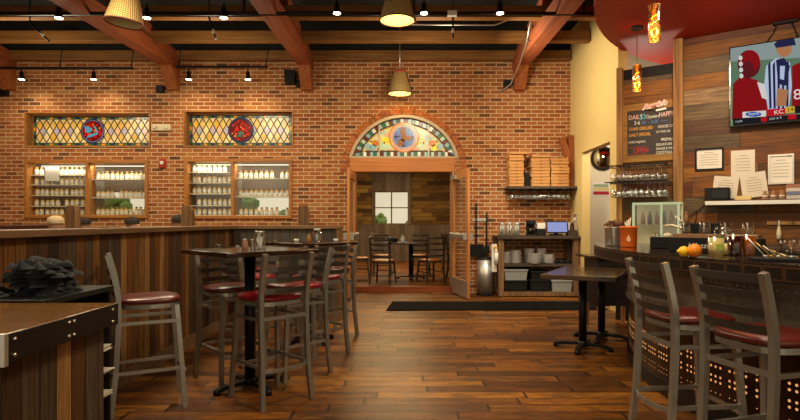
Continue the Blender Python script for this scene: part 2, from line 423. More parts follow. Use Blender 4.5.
# back room shell
struct(MB().bx(-1.95, 3.4, 16.4, 16.6, 1.2, 1.22).bx(-1.95, -.93, 16.4, 16.6, 1.22, 3.2).bx(.11, 3.4, 16.4, 16.6, 1.22, 3.2).bx(-.93, .11, 16.4, 16.6, 2.22, 3.2).build('wall_far', 'backwall'))
struct(MB().bx(-1.95, 3.4, 16.36, 16.6, 0, 1.2).build('wall_far_wainscot', 'wainscot'))
b = MB().bx(-1.0, .19, 16.34, 16.4, 2.22, 2.75).bx(-1.0, -.91, 16.34, 16.4, 1.2, 2.22).bx(.1, .19, 16.34, 16.4, 1.2, 2.22)
struct(b.build('trim_1', 'wainscot'))
struct(MB().bx(-2.0, -1.95, 10.12, 16.6, 0, 3.2).build('wall_far_left', 'wainscot'))
struct(MB().bx(3.4, 3.5, 10.12, 16.6, 0, 3.2).build('wall_far_right', 'backwall'))
struct(MB().bx(-2.0, 3.5, 10.12, 16.6, 3.2, 3.3).build('ceiling_back_room', 'yellow'))
wn = struct(MB().bx(-.93, .11, 16.38, 16.46, 1.2, 1.24).bx(-.93, .11, 16.38, 16.46, 2.18, 2.22).bx(-.93, -.9, 16.38, 16.46, 1.24, 2.18).bx(.08, .11, 16.38, 16.46, 1.24, 2.18)
   .bx(-.43, -.39, 16.38, 16.46, 1.24, 2.18).bx(-.9, .08, 16.38, 16.46, 1.70, 1.73).build('window_5', 'wainscot'))
MB().bx(-.9, .08, 16.42, 16.43, 1.24, 2.18).build('pane', 'glass', wn)
# ceiling: corrugated dark deck
b = MB()
n = 0
struct(b.bx(-8.4, 6.55, -1.5, 10.1, 4.75, 4.9).build('ceiling', 'ceil'))
struct(MB().bx(-8.2, 2.98, 9.745, 9.8, 4.36, 4.75).build('gap_shade_strip', 'ceil'))  # dark strip added to blacken the gap above the rear joist
# joists (parallel to the back wall)
prev = None
for k, dd in enumerate((9.68, 8.69, 7.68, 6.67, 5.66, 4.65, 3.64, 2.63)):
    x1 = 2.98
    o = MB().box(((-8.2+x1)/2, dd+.06, 4.275), (8.2+x1, .14, .17), bev=.008).build('ceiling_joist', 'beam') if k == 0 else prev.copy()
    if k: COL.objects.link(o); o.location = (0, dd-9.68, 0)
    else: prev = o
    tag(o, 'brown timber ceiling joist, %s out from the back brick wall' % ORD[k+1], 'ceiling beam', 'timber ceiling joists')
# rafters running toward the camera, with a wall post and knee brace
def rafter(x, desc):
    t = thing('roof_truss', desc, 'roof truss', (x, 0, 0), 0, 'timber roof trusses')
    MB().sweep([(0, 9.8, 4.16), (0, 6.4, 4.08), (0, 2.0, 4.0)], [(-.11, -.13), (.11, -.13), (.11, .1), (-.11, .1)]).build('bottom_chord', 'rafter', t)
    MB().sweep([(0, 9.72, 4.25), (0, 6.6, 4.64)], [(-.085, -.09), (.085, -.09), (.085, .09), (-.085, .09)]).build('top_chord', 'rafter', t)
    b = MB(); q = [(9.8, 3.66), (9.7, 3.66), (9.42, 4.02), (9.3, 4.08), (9.3, 4.2), (9.8, 4.22)]; b.quad_faces([(s_, y_, z_) for s_ in (-.1, .1) for y_, z_ in q], [tuple(range(6)), tuple(range(11, 5, -1))]+[(k, (k+1) % 6, 6+(k+1) % 6, 6+k) for k in range(6)]); b.build('wall_post', 'post', t)
    MB().bx(-.012, .012, 8.2, 9.6, 4.1, 4.28).build('gap_shade_sheet', 'black', t)  # black sheet stands in for the dark gap between the chords
    return t
rafter(-7.15, 'reddish timber roof truss nearest the left edge of the room')
rafter(-4.18, 'reddish timber roof truss between the two pairs of left windows')
rafter(-1.77, 'reddish timber roof truss left of the arched doorway')
rafter(2.06, 'reddish timber roof truss right of the arched doorway')

# window frames ---------------------------------------------------
def frame_rect(r, fw, y0, y1, mat, name, mull=None, parent=None):
    x0, x1, z0, z1 = r; b = MB()
    b.bx(x0, x1, y0, y1, z1-fw, z1, bev=.005).bx(x0, x1, y0, y1, z0, z0+fw, bev=.005).bx(x0, x0+fw, y0, y1, z0+fw, z1-fw, bev=.005).bx(x1-fw, x1, y0, y1, z0+fw, z1-fw, bev=.005)
    if mull: b.bx(mull-fw*.45, mull+fw*.45, y0, y1, z0+fw, z1-fw)
    return b.build(name, mat, parent)
def bottle_window(idx, r, mull):
    f = struct(frame_rect(r, .055, D-.03, D+.2, 'frame', 'window_%d' % idx, mull))
    x0, x1, z0, z1 = r
    MB().bx(x0+.055, mull-.025, D+.03, D+.036, z0+.055, z1-.055).build('pane', 'glass', f)
    MB().bx(mull+.025, x1-.055, D+.03, D+.036, z0+.055, z1-.055).build('pane', 'glass', f)
    return f
bottle_window(1, W1, -5.76); bottle_window(2, W2, -3.125)
M['cabback'] = simple('cabinet_pale_back', '#8e8674', .6); M['cabbrown'] = simple('cabinet_brown_back', '#6b5a44', .7)
for r, mu, nm in ((W1, -5.76, 'left'), (W2, -3.125, 'right')):
    x0, x1, z0, z1 = r
    t = thing('bottle_cabinet', 'lit display cabinet behind the %s bottle window' % nm, 'cabinet', (x0, D+.33, z0))
    MB().bx(0, mu-x0, .22, .24, 0, z1-z0).build('back_panel', 'cabback', t); MB().bx(mu-x0, x1-x0, .22, .24, .5, z1-z0).build('upper_back_panel', 'cabbrown', t)
    MB().bx(-.02, 0, 0, .24, 0, z1-z0).bx(x1-x0, x1-x0+.02, 0, .24, 0, z1-z0).build('side_panel', 'cabback', t); MB().bx(-.02, x1-x0+.02, 0, .24, z1-z0, z1-z0+.02).build('top_panel', 'cabbrown', t); MB().bx(-.02, x1-x0+.02, 0, .24, -.02, 0).build('bottom_panel', 'cabback', t)
    MB().bx(.1, x1-x0-.1, -.04, .0, z1-z0-.09, z1-z0-.07).build('added_glow_strip', emitter('cabinet_fill_glow', '#fff0d0', 1.2), t)  # glowing strip added to go with the cabinet fill
    lamp('cabinet_fill', 'AREA', ((x0+x1)/2, D+.12, z1-.09), (math.radians(12), 0, 0), 4, (1, .93, .8), x1-x0-.3, sy=.05)  # both cabinet lamps are added to brighten the bottles
    lamp('cabinet_fill', 'AREA', ((x0+x1)/2, D+.06, z0+.9*(z1-z0)), (math.radians(38), 0, 0), 6, (1, .93, .8), x1-x0-.3, sy=.03)

# stained glass -----------------------------------------------------
def sgm(name, hexc, st=.13):
    g = NT(name); x, y, z = g.xyz(); c = lin(hexc)
    f = g.noise(g.vec(x, y, z), 9, 3)
    col = g.mix(f, tuple(v*.7 for v in c), tuple(min(1, v*1.3) for v in c))
    return g.bsdf(col, .2, 0, .5, None, emit=col, estr=st)  # emission stands in for light shining through the glass
SG = {'yl2': sgm('glass_deep_yellow', '#d8a83c'), 'yel': sgm('glass_yellow', '#d6b058'), 'cre': sgm('glass_cream', '#dcc890'), 'pnk': sgm('glass_pink', '#dba88a'), 'lil': sgm('glass_lilac', '#a9a0ae'),
      'grn': sgm('glass_green', '#3f6a48'), 'nvy': sgm('glass_navy', '#22304e'), 'amb': sgm('glass_amber', '#c68a24'), 'red': sgm('glass_red', '#b81808'),
      'dred': sgm('glass_dark_red', '#5a0c0a'), 'blu': sgm('glass_blue', '#3f90b8'), 'mint': sgm('glass_mint', '#b9d2ae'), 'sky': sgm('glass_sky', '#93b4b4'),
      'brn': sgm('glass_brown', '#6b2c1c'), 'teal': sgm('glass_teal', '#2f6a60'), 'peri': sgm('glass_periwinkle', '#5f74b4'), 'org': sgm('glass_orange', '#c8742c'),
      'lem': sgm('glass_lemon', '#f0d030'), 'wht': sgm('glass_white', '#e2e0d2'), 'fig': sgm('glass_ochre', '#8a5418'), 'lead': simple('lead_came', '#2a211a', .5)}
SK = list(SG.keys())
def clip(poly, inside, inter):
    out = []
    for i in range(len(poly)):
        a, c = poly[i-1], poly[i]; ia, ic = inside(a), inside(c)
        if ia != ic: out.append(inter(a, c))
        if ic: out.append(c)
    return out
def cliprect(p, x0, x1, z0, z1):
    for ax, lim, sg in ((0, x0, 1), (0, x1, -1), (1, z0, 1), (1, z1, -1)):
        if not p: return p
        def ins(q): return sg*(q[ax]-lim) >= 0
        def itr(a, c):
            t = (lim-a[ax])/(c[ax]-a[ax]); return (a[0]+(c[0]-a[0])*t, a[1]+(c[1]-a[1])*t)
        p = clip(p, ins, itr)
    return p
def disc_poly(cx, cz, r, n=24, rx=1): return [(cx+rx*r*math.cos(2*PI*k/n), cz+r*math.sin(2*PI*k/n)) for k in range(n)]
def face(b, poly, y, mat):
    if len(poly) < 3: return
    try:
        f = b.b.faces.new([b.b.verts.new((x, y, z)) for x, z in poly]); f.material_index = SK.index(mat)
    except ValueError: pass
def transom(idx, r, bird):
    f = struct(frame_rect(r, .025, D+.13, D+.26, 'frame', 'window_%d' % idx))
    tr = MB(); x0, x1, z0, z1 = r
    e_ = .02; tr.bx(x0-e_, x0, D-.02, D+.02, z0-e_, z1+e_).bx(x1, x1+e_, D-.02, D+.02, z0-e_, z1+e_).bx(x0, x1, D-.02, D+.02, z1, z1+e_).bx(x0, x1, D-.02, D+.02, z0-e_, z0)
    tr.bx(x0, x0+.03, D+.0, D+.13, z0, z1, 1)
    tr.build('casing', ['frame', 'beam'], f)
    a0, a1, c0, c1 = x0+.025, x1-.025, z0+.025, z1-.025; b = MB(); Y = D+.16
    face(b, [(a0, c0), (a1, c0), (a1, c1), (a0, c1)], Y+.012, 'lead')
    bw = .055; rr = random.Random(idx)
    def blocks(p0, p1, horiz, n):
        for k in range(n):
            s0 = p0+(p1-p0)*k/n+.004; s1 = p0+(p1-p0)*(k+1)/n-.004
            m = ('grn', 'nvy', 'grn', 'amb')[k % 4]
            for side in (0, 1):
                if horiz: z_ = c0+.008 if side == 0 else c1-bw+.004; face(b, [(s0, z_), (s1, z_), (s1, z_+bw-.02), (s0, z_+bw-.02)], Y, m)
                else: x_ = a0+.006 if side == 0 else a1-bw+.004; face(b, [(x_, s0), (x_+bw-.02, s0), (x_+bw-.02, s1), (x_, s1)], Y, m)
    blocks(a0+bw, a1-bw, True, 26); blocks(c0+bw, c1-bw, False, 6)
    i0, i1, j0, j1 = a0+bw, a1-bw, c0+bw, c1-bw
    dw = .125; rows = 3; dh = (j1-j0)/2.0
    ncol = int((i1-i0)/dw)+1; cx = (i0+i1)/2; cz = (c0+c1)/2; rad = (j1-j0)/2*1.02
    for half in range(-1, 5):
        for k in range(-1, ncol+2):
            for q in range(1):
                x_ = i0+dw*(k+(.5 if half % 2 else 0)); z_ = j0+half*dh/2
                p = [(x_-dw/2+.010, z_), (x_, z_-dh/2+.02), (x_+dw/2-.010, z_), (x_, z_+dh/2-.02)]
                p = cliprect(p, i0+.003, i1-.003, j0+.003, j1-.003)
                if half == 2: m = ('pnk', 'lil', 'cre', 'lil')[k % 4]
                elif half in (1, 3): m = 'yel' if (k+half) % 3 else 'yl2'
                else: m = 'cre'
                if half == 1 and k % 2: m = 'cre'
                face(b, p, Y, m)
    face(b, disc_poly(cx, cz, rad*1.03), Y-.004, 'nvy'); face(b, disc_poly(cx, cz, rad*.93), Y-.006, 'peri' if bird else 'nvy')
    face(b, disc_poly(cx, cz, rad*.87), Y-.008, 'dred')
    for k in range(46):
        a = rr.uniform(0, 2*PI); q = rad*.75*math.sqrt(rr.random()); s_ = rr.uniform(.014, .027)
        face(b, disc_poly(cx+q*math.cos(a), cz+q*math.sin(a), s_, 5), Y-.009-.0001*k, 'red' if k % 7 else 'org')
    if bird:
        for pl in ([(-.13, .09), (-.04, .07), (.0, .0), (-.06, -.03), (-.11, -.02)], [(.02, .1), (.06, .07), (.11, -.02), (.06, .0)], [(-.11, -.13), (-.05, -.06), (.08, -.02), (.1, -.05), (-.02, -.1)]):
            face(b, [(cx+u*rad/.2, cz+v*rad/.2) for u, v in pl], Y-.02, 'blu')
    else:
        for pl in ([(-.06, -.05), (.0, -.01), (.09, -.1), (.0, -.05)], [(-.09, -.1), (.0, -.05), (.03, -.13), (.0, -.1)]):
            face(b, [(cx+u*rad/.2, cz+v*rad/.2) for u, v in pl], Y-.02, 'teal')
    o = b.build('leaded_glass', [SG[k] for k in SK], f, recalc=False)
    return f
transom(3, S1, True); transom(4, S2, False)
# arched fanlight
def arcpt(r, a): r = r*1.05; return (AC+r*math.cos(a), ACZ+r*math.sin(a))
a0 = math.asin((2.45-ACZ)/AR)
fan = None
b = MB(); N = 40
for rr0, rr1, y0, y1, mi in ((.93, .98, D-.01, D+.16, 0),):
    for k in range(N):
        aa = a0+(PI-2*a0)*k/N; ab = a0+(PI-2*a0)*(k+1)/N
        b.slab([arcpt(rr0, aa), arcpt(rr1, aa), arcpt(rr1, ab), arcpt(rr0, ab)], y0, y1, 0)
b.bx(AC-.99, AC+.99, D-.005, D+.12, 2.44, 2.475)
fan = struct(b.build('window_6', simple('pale_arch_trim', '#b8a284', .5)))
b = MB(); Y = D+.08
arc = [arcpt(.935, a0+(PI-2*a0)*k/N) for k in range(N+1)]
face(b, arc, Y+.01, 'lead')
seq = ['brn', 'wht', 'teal', 'sky', 'brn', 'mint', 'grn', 'sky']
nb = 34
for k in range(nb):
    aa = a0+.05+(PI-2*a0-.1)*k/nb; ab = a0+.05+(PI-2*a0-.1)*(k+.9)/nb
    face(b, [arcpt(.845, aa), arcpt(.92, aa), arcpt(.92, ab), arcpt(.845, ab)], Y, seq[k % 8])
for k in range(30):
    xa = AC-.93+1.86*k/30; face(b, [(xa+.004, 2.485), (xa+.056, 2.485), (xa+.056, 2.56), (xa+.004, 2.56)], Y, seq[(k*3) % 8])
b_in = .82
inner = [arcpt(b_in, aa) for aa in [math.asin((2.585-ACZ)/b_in/1.05)+(PI-2*math.asin((2.585-ACZ)/b_in/1.05))*k/30 for k in range(31)]]
face(b, [(p[0], p[1]) for p in inner], Y+.004, 'amb')
inn2 = [arcpt(.80, aa) for aa in [math.asin((2.60-ACZ)/.84)+(PI-2*math.asin((2.60-ACZ)/.84))*k/30 for k in range(31)]]
face(b, inn2, Y+.002, 'mint')
pal = ['cre', 'mint', 'lem', 'sky', 'pnk', 'cre', 'lem', 'mint']
kk = 0
for i in range(-6, 7):
    for j in range(0, 7):
        x_ = AC+i*.135; z_ = 2.60+j*.07
        if (i+j) % 2: continue
        p = [(x_-.122, z_), (x_, z_-.061), (x_+.122, z_), (x_, z_+.061)]
        p = [q for q in p]
        rmax = max(math.hypot(q[0]-AC, q[1]-ACZ) for q in p)
        if min(q[1] for q in p) < 2.59: p = cliprect(p, -3, 3, 2.60, 5)
        if rmax > .83: 
            p = [((q[0]-AC)*min(1, .83/max(.01, math.hypot(q[0]-AC, q[1]-ACZ)))+AC, (q[1]-ACZ)*min(1, .83/max(.01, math.hypot(q[0]-AC, q[1]-ACZ)))+ACZ) for q in p]
        if p and min(math.hypot(q[0]-AC, q[1]-ACZ) for q in p) < .83:
            face(b, p, Y-.0002*kk % .001+Y*0 if False else Y, pal[(i*5+j*3+abs(i)) % 8]); kk += 1
for sx in (-1, 1):
    for u, v, m in ((.66, 2.66, 'sky'), (.52, 2.72, 'org'), (.56, 2.64, 'lem' if sx > 0 else 'sky'), (.34, 2.78, 'lem' if sx < 0 else 'cre'), (.33, 2.65, 'mint')):
        face(b, disc_poly(AC+sx*u, v, .065, 8), Y-.003, m)
    for u, v in ((.6, 2.75), (.47, 2.62), (.36, 2.73)): face(b, disc_poly(AC+sx*u, v, .02, 6), Y-.005, 'brn')
mc = (AC+.0, 2.83)
face(b, disc_poly(mc[0], mc[1], .28, 28), Y-.006, 'org'); face(b, disc_poly(mc[0], mc[1], .255, 28), Y-.007, 'pnk'); face(b, disc_poly(mc[0], mc[1], .225, 28), Y-.008, 'org'); face(b, disc_poly(mc[0], mc[1], .215, 28), Y-.009, 'lil'); face(b, disc_poly(mc[0], mc[1], .19, 28), Y-.010, 'peri')
for k in range(8):
    a = 2*PI*k/8; face(b, [(mc[0]+.06*math.cos(a-.2), mc[1]+.06*math.sin(a-.2)), (mc[0]+.18*math.cos(a-.2), mc[1]+.18*math.sin(a-.2)), (mc[0]+.18*math.cos(a+.12), mc[1]+.18*math.sin(a+.12))], Y-.011, 'blu' if k % 2 else 'nvy')
for cx_, cz_, rx_, rz_, ro in ((-.02, .09, .05, .1, .1), (-.0, -.01, .06, .07, 0), (-.06, -.1, .055, .08, -.6), (.09, -.02, .05, .05, 0)):
    pl = [(rx_*math.cos(2*PI*k/14), rz_*math.sin(2*PI*k/14)) for k in range(14)]
    face(b, [(mc[0]+cx_+u*math.cos(ro)-v*math.sin(ro), mc[1]+cz_+u*math.sin(ro)+v*math.cos(ro)) for u, v in pl], Y-.013-.001*(cx_ > 0)-.0007*(cz_ > 0), 'fig')
b.build('leaded_glass', [SG[k] for k in SK], fan, recalc=False)
for sx in (-1, 1): MB().bx(AC+sx*.45-.012, AC+sx*.45+.012, D+.045, D+.066, 2.475, 2.20+.9).build('glazing_bar', simple('glazing_bar_paint', '#c3b394', .5) if sx < 0 else 'paper', fan)
# soldier arch of bricks
b = MB(); nb = 46; aA = -.02
for k in range(nb):
    aa = aA+(PI-2*aA)*k/nb+.008; ab = aA+(PI-2*aA)*(k+1)/nb-.008
    b.slab([arcpt(.985, aa), arcpt(1.09, aa), arcpt(1.09, ab), arcpt(.985, ab)], D-.012, D-.002, R.choice((0, 0, 1)))
struct(b.build('trim_2', ['arch_brick', 'arch_brick2']))
# doorway
b = MB().bx(-1.0, .90, D-.03, D+.2, 2.19, 2.435, bev=.006)
struct(b.build('trim_3', 'header'))
b = MB().bx(-1.0, -.90, D-.04, D+.24, 0, 2.19).bx(.85, .92, D-.04, D+.24, 0, 2.19); struct(b.build('trim_4', 'door'))
struct(MB().bx(-.9, .85, D+.0, D+.09, 0, .106).build('trim_5', 'redstep'))
def door(idx, hx, ang, sgn):
    o = struct(MB().bx(0, .11, -.02, .02, .02, 2.17, bev=.004).bx(.79, .9, -.02, .02, .02, 2.17, bev=.004).bx(.11, .79, -.02, .02, 2.02, 2.17).bx(.11, .79, -.02, .02, .02, .3).build('door_%d' % idx, 'door'))
    at(o, (hx, D-.06, 0), ang)
    MB().bx(.11, .79, -.004, .004, .3, 2.02).build('glass_panel', 'glass', o)
    MB().bx(.02, .88, -.026, -.021, .03, .3).bx(.02, .88, .021, .026, .03, .3).build('kick_plate', 'steel', o)
    MB().bx(.04, .86, -.085, -.06, 1.0, 1.08, bev=.008).bx(.04, .12, -.085, -.02, .98, 1.1, bev=.005).bx(.8, .86, -.085, -.02, .98, 1.1, bev=.005).bx(.04, .86, .06, .085, 1.0, 1.08, bev=.008).bx(.04, .12, .02, .085, .98, 1.1).bx(.8, .86, .02, .085, .98, 1.1).build('push_bar', 'steel', o)
    MB().bx(.1, .3, -.07, -.02, 2.03, 2.1).bx(.2, .22, -.065, -.05, 2.1, 2.16).build('door_closer', 'steel', o)
    return o
door(1, .86, math.radians(-78), 1); door(2, -.905, math.radians(-91.5), -1)
# floor mat
tag(MB().prism([(-.27, 7.77), (2.95, 7.85), (2.9, 8.62), (-.2, 8.62)], .001, .014).build('floor_mat', 'rubber'), 'long black rubber runner mat on the floor before the doorway', 'mat')

# ------------------------------------------------------------------ pony wall (low plank partition)
TOP = 1.235
struct(MB().bx(-2.22, -.90, 7.0, 7.12, 0, 1.19).build('wall_cross_partition', 'pony_grey'))
b = MB().bx(-2.36, -2.22, 1.2, 7.12, 0, 1.19)
struct(b.build('wall_low_partition', 'pony'))
struct(MB().bx(-2.40, -2.17, 1.2, 6.96, 1.19, TOP, bev=.006).build('trim_6', 'cap'))
struct(MB().bx(-2.40, -.82, 6.96, 7.16, 1.19, TOP, bev=.006).build('trim_7', 'capx'))
struct(MB().bx(-.90, -.83, 6.97, 7.14, 0, 1.19).build('trim_8', 'rough'))
struct(MB().bx(-2.22, -2.195, 1.2, 6.98, 0, .11).bx(-2.2, -.9, 6.975, 7.0, 0, .11).build('baseboard_partition', 'rough'))
# ------------------------------------------------------------------ ladder-back stools and chairs
def ladder_chair(name, label, cat, seat_z, top_z, seatmat, loc, face, nslat=4, group=None, ring=True, hw=.185):
    fx, fy = face; t = thing(name, label, cat, (loc[0], loc[1], 0), math.atan2(-fx, fy), group)
    zs = seat_z
    b = MB()                       # cushion: rounded trapezoid, domed
    n = 28
    def rr(k, s):
        a = 2*PI*k/n; c, q = math.cos(a), math.sin(a); p = .55
        x = math.copysign(abs(c)**p, c)*.205*s; y = math.copysign(abs(q)**p, q)*.2*s
        return x*(1-.05*(y < 0)), y
    levels = [(.96, zs-.036), (1.0, zs-.028), (1.0, zs-.012), (.95, zs-.004), (.8, zs+.004), (.45, zs+.008)]
    rings = [[b.b.verts.new((*rr(k, s), z)) for k in range(n)] for s, z in levels]
    for A, B in zip(rings, rings[1:]):
        for k in range(n): b.b.faces.new((A[k], A[(k+1) % n], B[(k+1) % n], B[k])).smooth = True
    b.b.faces.new(rings[-1]).smooth = True; b.b.faces.new(rings[0][::-1])
    b.build('seat', seatmat, t)
    sq = .03; zf = zs-.055
    b = MB()
    b.sweep([(*[v*.93 for v in rr(k, 1)], zf) for k in range(0, n)], [(-.008, -.014), (.008, -.014), (.008, .014), (-.008, .014)], closed=True)
    b.build('seat_frame', 'chair', t)
    for s in (-1, 1):
        MB().bar([(s*.165, .165, zs-.055), (s*.178, .19, zs*.5), (s*.195, .215, 0)], sq, sq, up=(0, 1, 0)).build('leg', 'chair', t)
        zk = zs*.78
        pts = [(s*(hw+.015), -.235, 0), (s*hw, -.205, zk*.5), (s*hw, -.19, zk), (s*hw, -.192, zs+.02), (s*hw, -.215, (zs+top_z)/2), (s*(hw+.004), -.255, top_z)]
        MB().bar(pts, sq+.002, .032, up=(0, 1, 0)).build('back_post', 'chair', t)
    pitch = (top_z-zs)/nslat*1.03
    for k in range(nslat):
        z = top_z-.03-k*pitch
        u = (z-zs)/(top_z-zs); yb = -.193-.055*u
        P = [(-hw+.008, yb, z), (-hw*.5, yb-.022, z), (0, yb-.03, z), (hw*.5, yb-.022, z), (hw-.008, yb, z)]
        MB().sweep(P, [(-.004, -.0185), (.004, -.0185), (.004, .0185), (-.004, .0185)]).build('slat', 'slat', t)
    for s in (-1, 1):
        for z in ((zs*.79, zs*.36) if ring else (zs*.45,)):
            MB().bar([(s*.175, -.2, z), (s*.178, .19, z)], .02, .022).build('side_stretcher', 'chair', t)
    if ring:
        for z, rad in ((zs*.80, .2), (zs*.34, .215)):
            pts = [(-.19, -.195, z), (-.12, -.235, z), (0, -.25, z), (.12, -.235, z), (.19, -.195, z)] if z < zs*.5 else [(-.175, -.19, z), (0, -.2, z), (.175, -.19, z)]
            MB().bar(pts, .014, .026).build('footrest' if z < zs*.5 else 'rear_stretcher', 'chair', t)
        MB().bar([(-.185, .2, zs*.30), (-.1, .225, zs*.30), (.1, .225, zs*.30), (.185, .2, zs*.30)], .014, .026).build('footrest', 'chair', t)
    else:
        MB().bar([(-.18, .19, zs*.5), (.18, .19, zs*.5)], .018, .018).build('front_stretcher', 'chair', t)
    return t
S = .7071
stool = lambda label, loc, face, seat='redseat', **k: ladder_chair('bar_stool', label, 'bar stool', .765, 1.062, seat, loc, face, group='ladder-back metal bar stools', **k)
stool('metal ladder-back stool with bright red seat, in front of the nearer high table', (-.985, 3.94), (-S, S))
stool('stool facing us, behind the left corner of the nearer high table', (-1.42, 4.42), (S, -S), 'brownseat')
stool('metal ladder-back stool at the far right side of the nearer high table', (-.94, 4.57), (-S, -S))
stool('lone stool with worn dark red seat standing sideways against the plank partition', (-1.80, 3.80), (.88, .47), 'brownseat')
stool('nearest stool of those round the farther high table, its back to us', (-.86, 5.29), (-S, S), 'redseat')
stool('stool at the right end of the farther high table, beside the doorway', (-.85, 6.1), (-S, -S), 'brownseat')
stool('mostly hidden stool behind the farther high table beside the cross partition', (-1.52, 6.16), (S, -S), 'brownseat')
stool('stool between the two high tables, back toward the long partition', (-1.5, 5.28), (S, S), 'redseat')
stool('left of the two stools at the curved bar, seen from behind, dark red seat', (1.62, 3.1), (.995, .1), 'brownseat')
stool('right of the two stools at the curved bar, largest stool in the picture', (1.73, 2.57), (.96, .28), 'brownseat')

# pedestal tables
def table(name, label, cx, cy, ang, w, l, h, top, cols=((0, 0),), group=None, th=.035, colr=.042):
    t = thing(name, label, 'table', (cx, cy, 0), ang, group)
    MB().box((0, 0, h-th/2), (w, l, th), bev=.008).build('tabletop', top, t)
    for (a, c) in cols:
        MB().cyl((a, c, 0), colr, .05, h-th-.012, 20).cyl((a, c, 0), .13, h-th-.014, h-th-.001, 20).build('pedestal', 'blackmetal', t)
        b = MB().cyl((a, c, 0), .06, .03, .085, 20, r2=.045)
        for k in range(4):
            q = PI/4*0+k*PI/2; dx, dy = math.cos(q), math.sin(q)
            b.bar([(a+dx*.03, c+dy*.03, .055), (a+dx*.2, c+dy*.2, .045), (a+dx*.27, c+dy*.27, .028)], .05, .028)
            b.cyl((a+dx*.27, c+dy*.27, 0), .026, 0.0, .04, 12)
        b.build('base', 'blackmetal', t)
    return t
table('high_table', 'nearer square dark high table with jars on it, beside the left stools', -1.2, 4.18, PI/4, .76, .76, 1.07, 'darktop')
table('high_table', 'farther square dark high table before the low cross partition', -1.0, 5.75, PI/4, .70, .70, 1.07, 'darktop')
table('dining_table', 'rectangular brown two-pedestal table at the end of the curved bar', 1.93, 5.7, -math.atan2(.48, .87), .71, 1.14, .76, 'midtop', ((0, -.28), (.09, .3)), th=.045, colr=.04)
# condiments
def jar(name, label, x, y, z, r, h, mat, lid, cat, rough=None, group=None):
    t = thing(name, label, cat, (x, y, z), 0, group)
    MB().lathe([(0, 0), (r*.95, 0), (r, r*.3), (r, h*.7), (r*.75, h*.84), (r*.75, h*.88)], seg=16).build('body', mat, t)
    MB().cyl((0, 0, 0), r*.8, h*.88, h, 16).build('lid', lid, t)
    return t
jar('glass_jar', 'clear lidded jar of sugar packets on the nearer high table', -1.13, 4.2, 1.07, .045, .14, 'jarglass', 'steel', 'jar')
MB_ = MB(); [MB_.box((-1.13+R.uniform(-.012, .012), 4.2+R.uniform(-.012, .012), 1.115+.005*k), (.03, .004, .06), rz=R.uniform(0, 3), ry=R.uniform(-.3, .3)) for k in range(6)]
tag(MB_.build('sugar_packets', 'white'), 'white sugar packets inside the clear jar on the nearer high table', 'sugar packets', kind='stuff')
jar('salt_shaker', 'small glass shaker with steel cap between the two jars on the nearer high table', -1.195, 4.24, 1.07, .02, .075, 'jarglass', 'steel', 'shaker')
jar('spice_jar', 'small copper-coloured jar on the nearer high table', -1.235, 4.16, 1.07, .022, .08, 'copper', 'steel', 'jar')
jar('glass_jar', 'clear jar with pale packets on the farther high table', -.93, 5.72, 1.07, .045, .14, 'jarglass', 'white', 'jar')
jar('spice_jar', 'small copper-coloured jar on the farther high table', -1.01, 5.68, 1.07, .024, .08, 'copper', 'copper', 'jar')
for x, y, lb in ((-1.15, 5.72, 'left of the copper jar'), (-.74, 5.78, 'near the right corner')):
    tag(MB().lathe([(0, 0), (.022, 0), (.028, .03), (.024, .03), (.02, .008), (0, .008)], (x, y, 1.07), 14).build('candle_cup', 'white'), 'tiny white candle cup on the farther high table, ' + lb, 'candle cup', 'candle cups on the farther high table')

# back room furniture
_t0 = len(COL.objects); _before = set(COL.objects[:])
M['chair'], M['_c'] = simple('dark_chair_metal', '#5c5650', .35, .8), M['chair']
dc = lambda label, loc, face, **k: ladder_chair('dining_chair', label, 'chair', .46, .90, 'tanseat', loc, face, group='dining chairs in the back room', ring=False, **k)
table('dining_table', 'dark pedestal dining table in the middle of the back room', .12, 12.2, 0, 1.2, .76, .76, 'darktop', ((0.0, 0),))
dc('back-room chair with its back to us at the left front of the dining table', (-.42, 11.35), (.25, .97))
dc('back-room chair with its back to us at the right front of the dining table', (.5, 11.55), (-.45, .9))
dc('back-room chair at the left end of the dining table, turned right', (-.95, 12.1), (.95, .1))
dc('back-room chair behind the left part of the dining table, facing us', (-.5, 12.95), (.1, -1))
dc('back-room chair behind the right part of the dining table, facing us', (.35, 13.0), (-.1, -1))
dc('nearer of the two back-room chairs beside the open door leaf', (1.15, 12.1), (.9, .4))
dc('farther of the two back-room chairs beside the open door leaf', (1.2, 14.0), (.9, .4))
dc('back-room chair just right of the left door jamb', (-1.2, 11.3), (.3, .95))
M['chair'] = M['_c']
for _o in set(COL.objects[:])-_before:
    if _o.parent is None: _o.location.y -= .95; _o.location.z += .1
jar('napkin_holder', 'small white napkin holder on the back-room table', -.05, 11.25, .86, .05, .14, 'white', 'steel', 'napkin holder')
tag(MB().bx(-.3, -.15, 11.15, 11.3, .86, .95, bev=.005).build('condiment_caddy', 'black'), 'black condiment caddy on the back-room table', 'caddy')

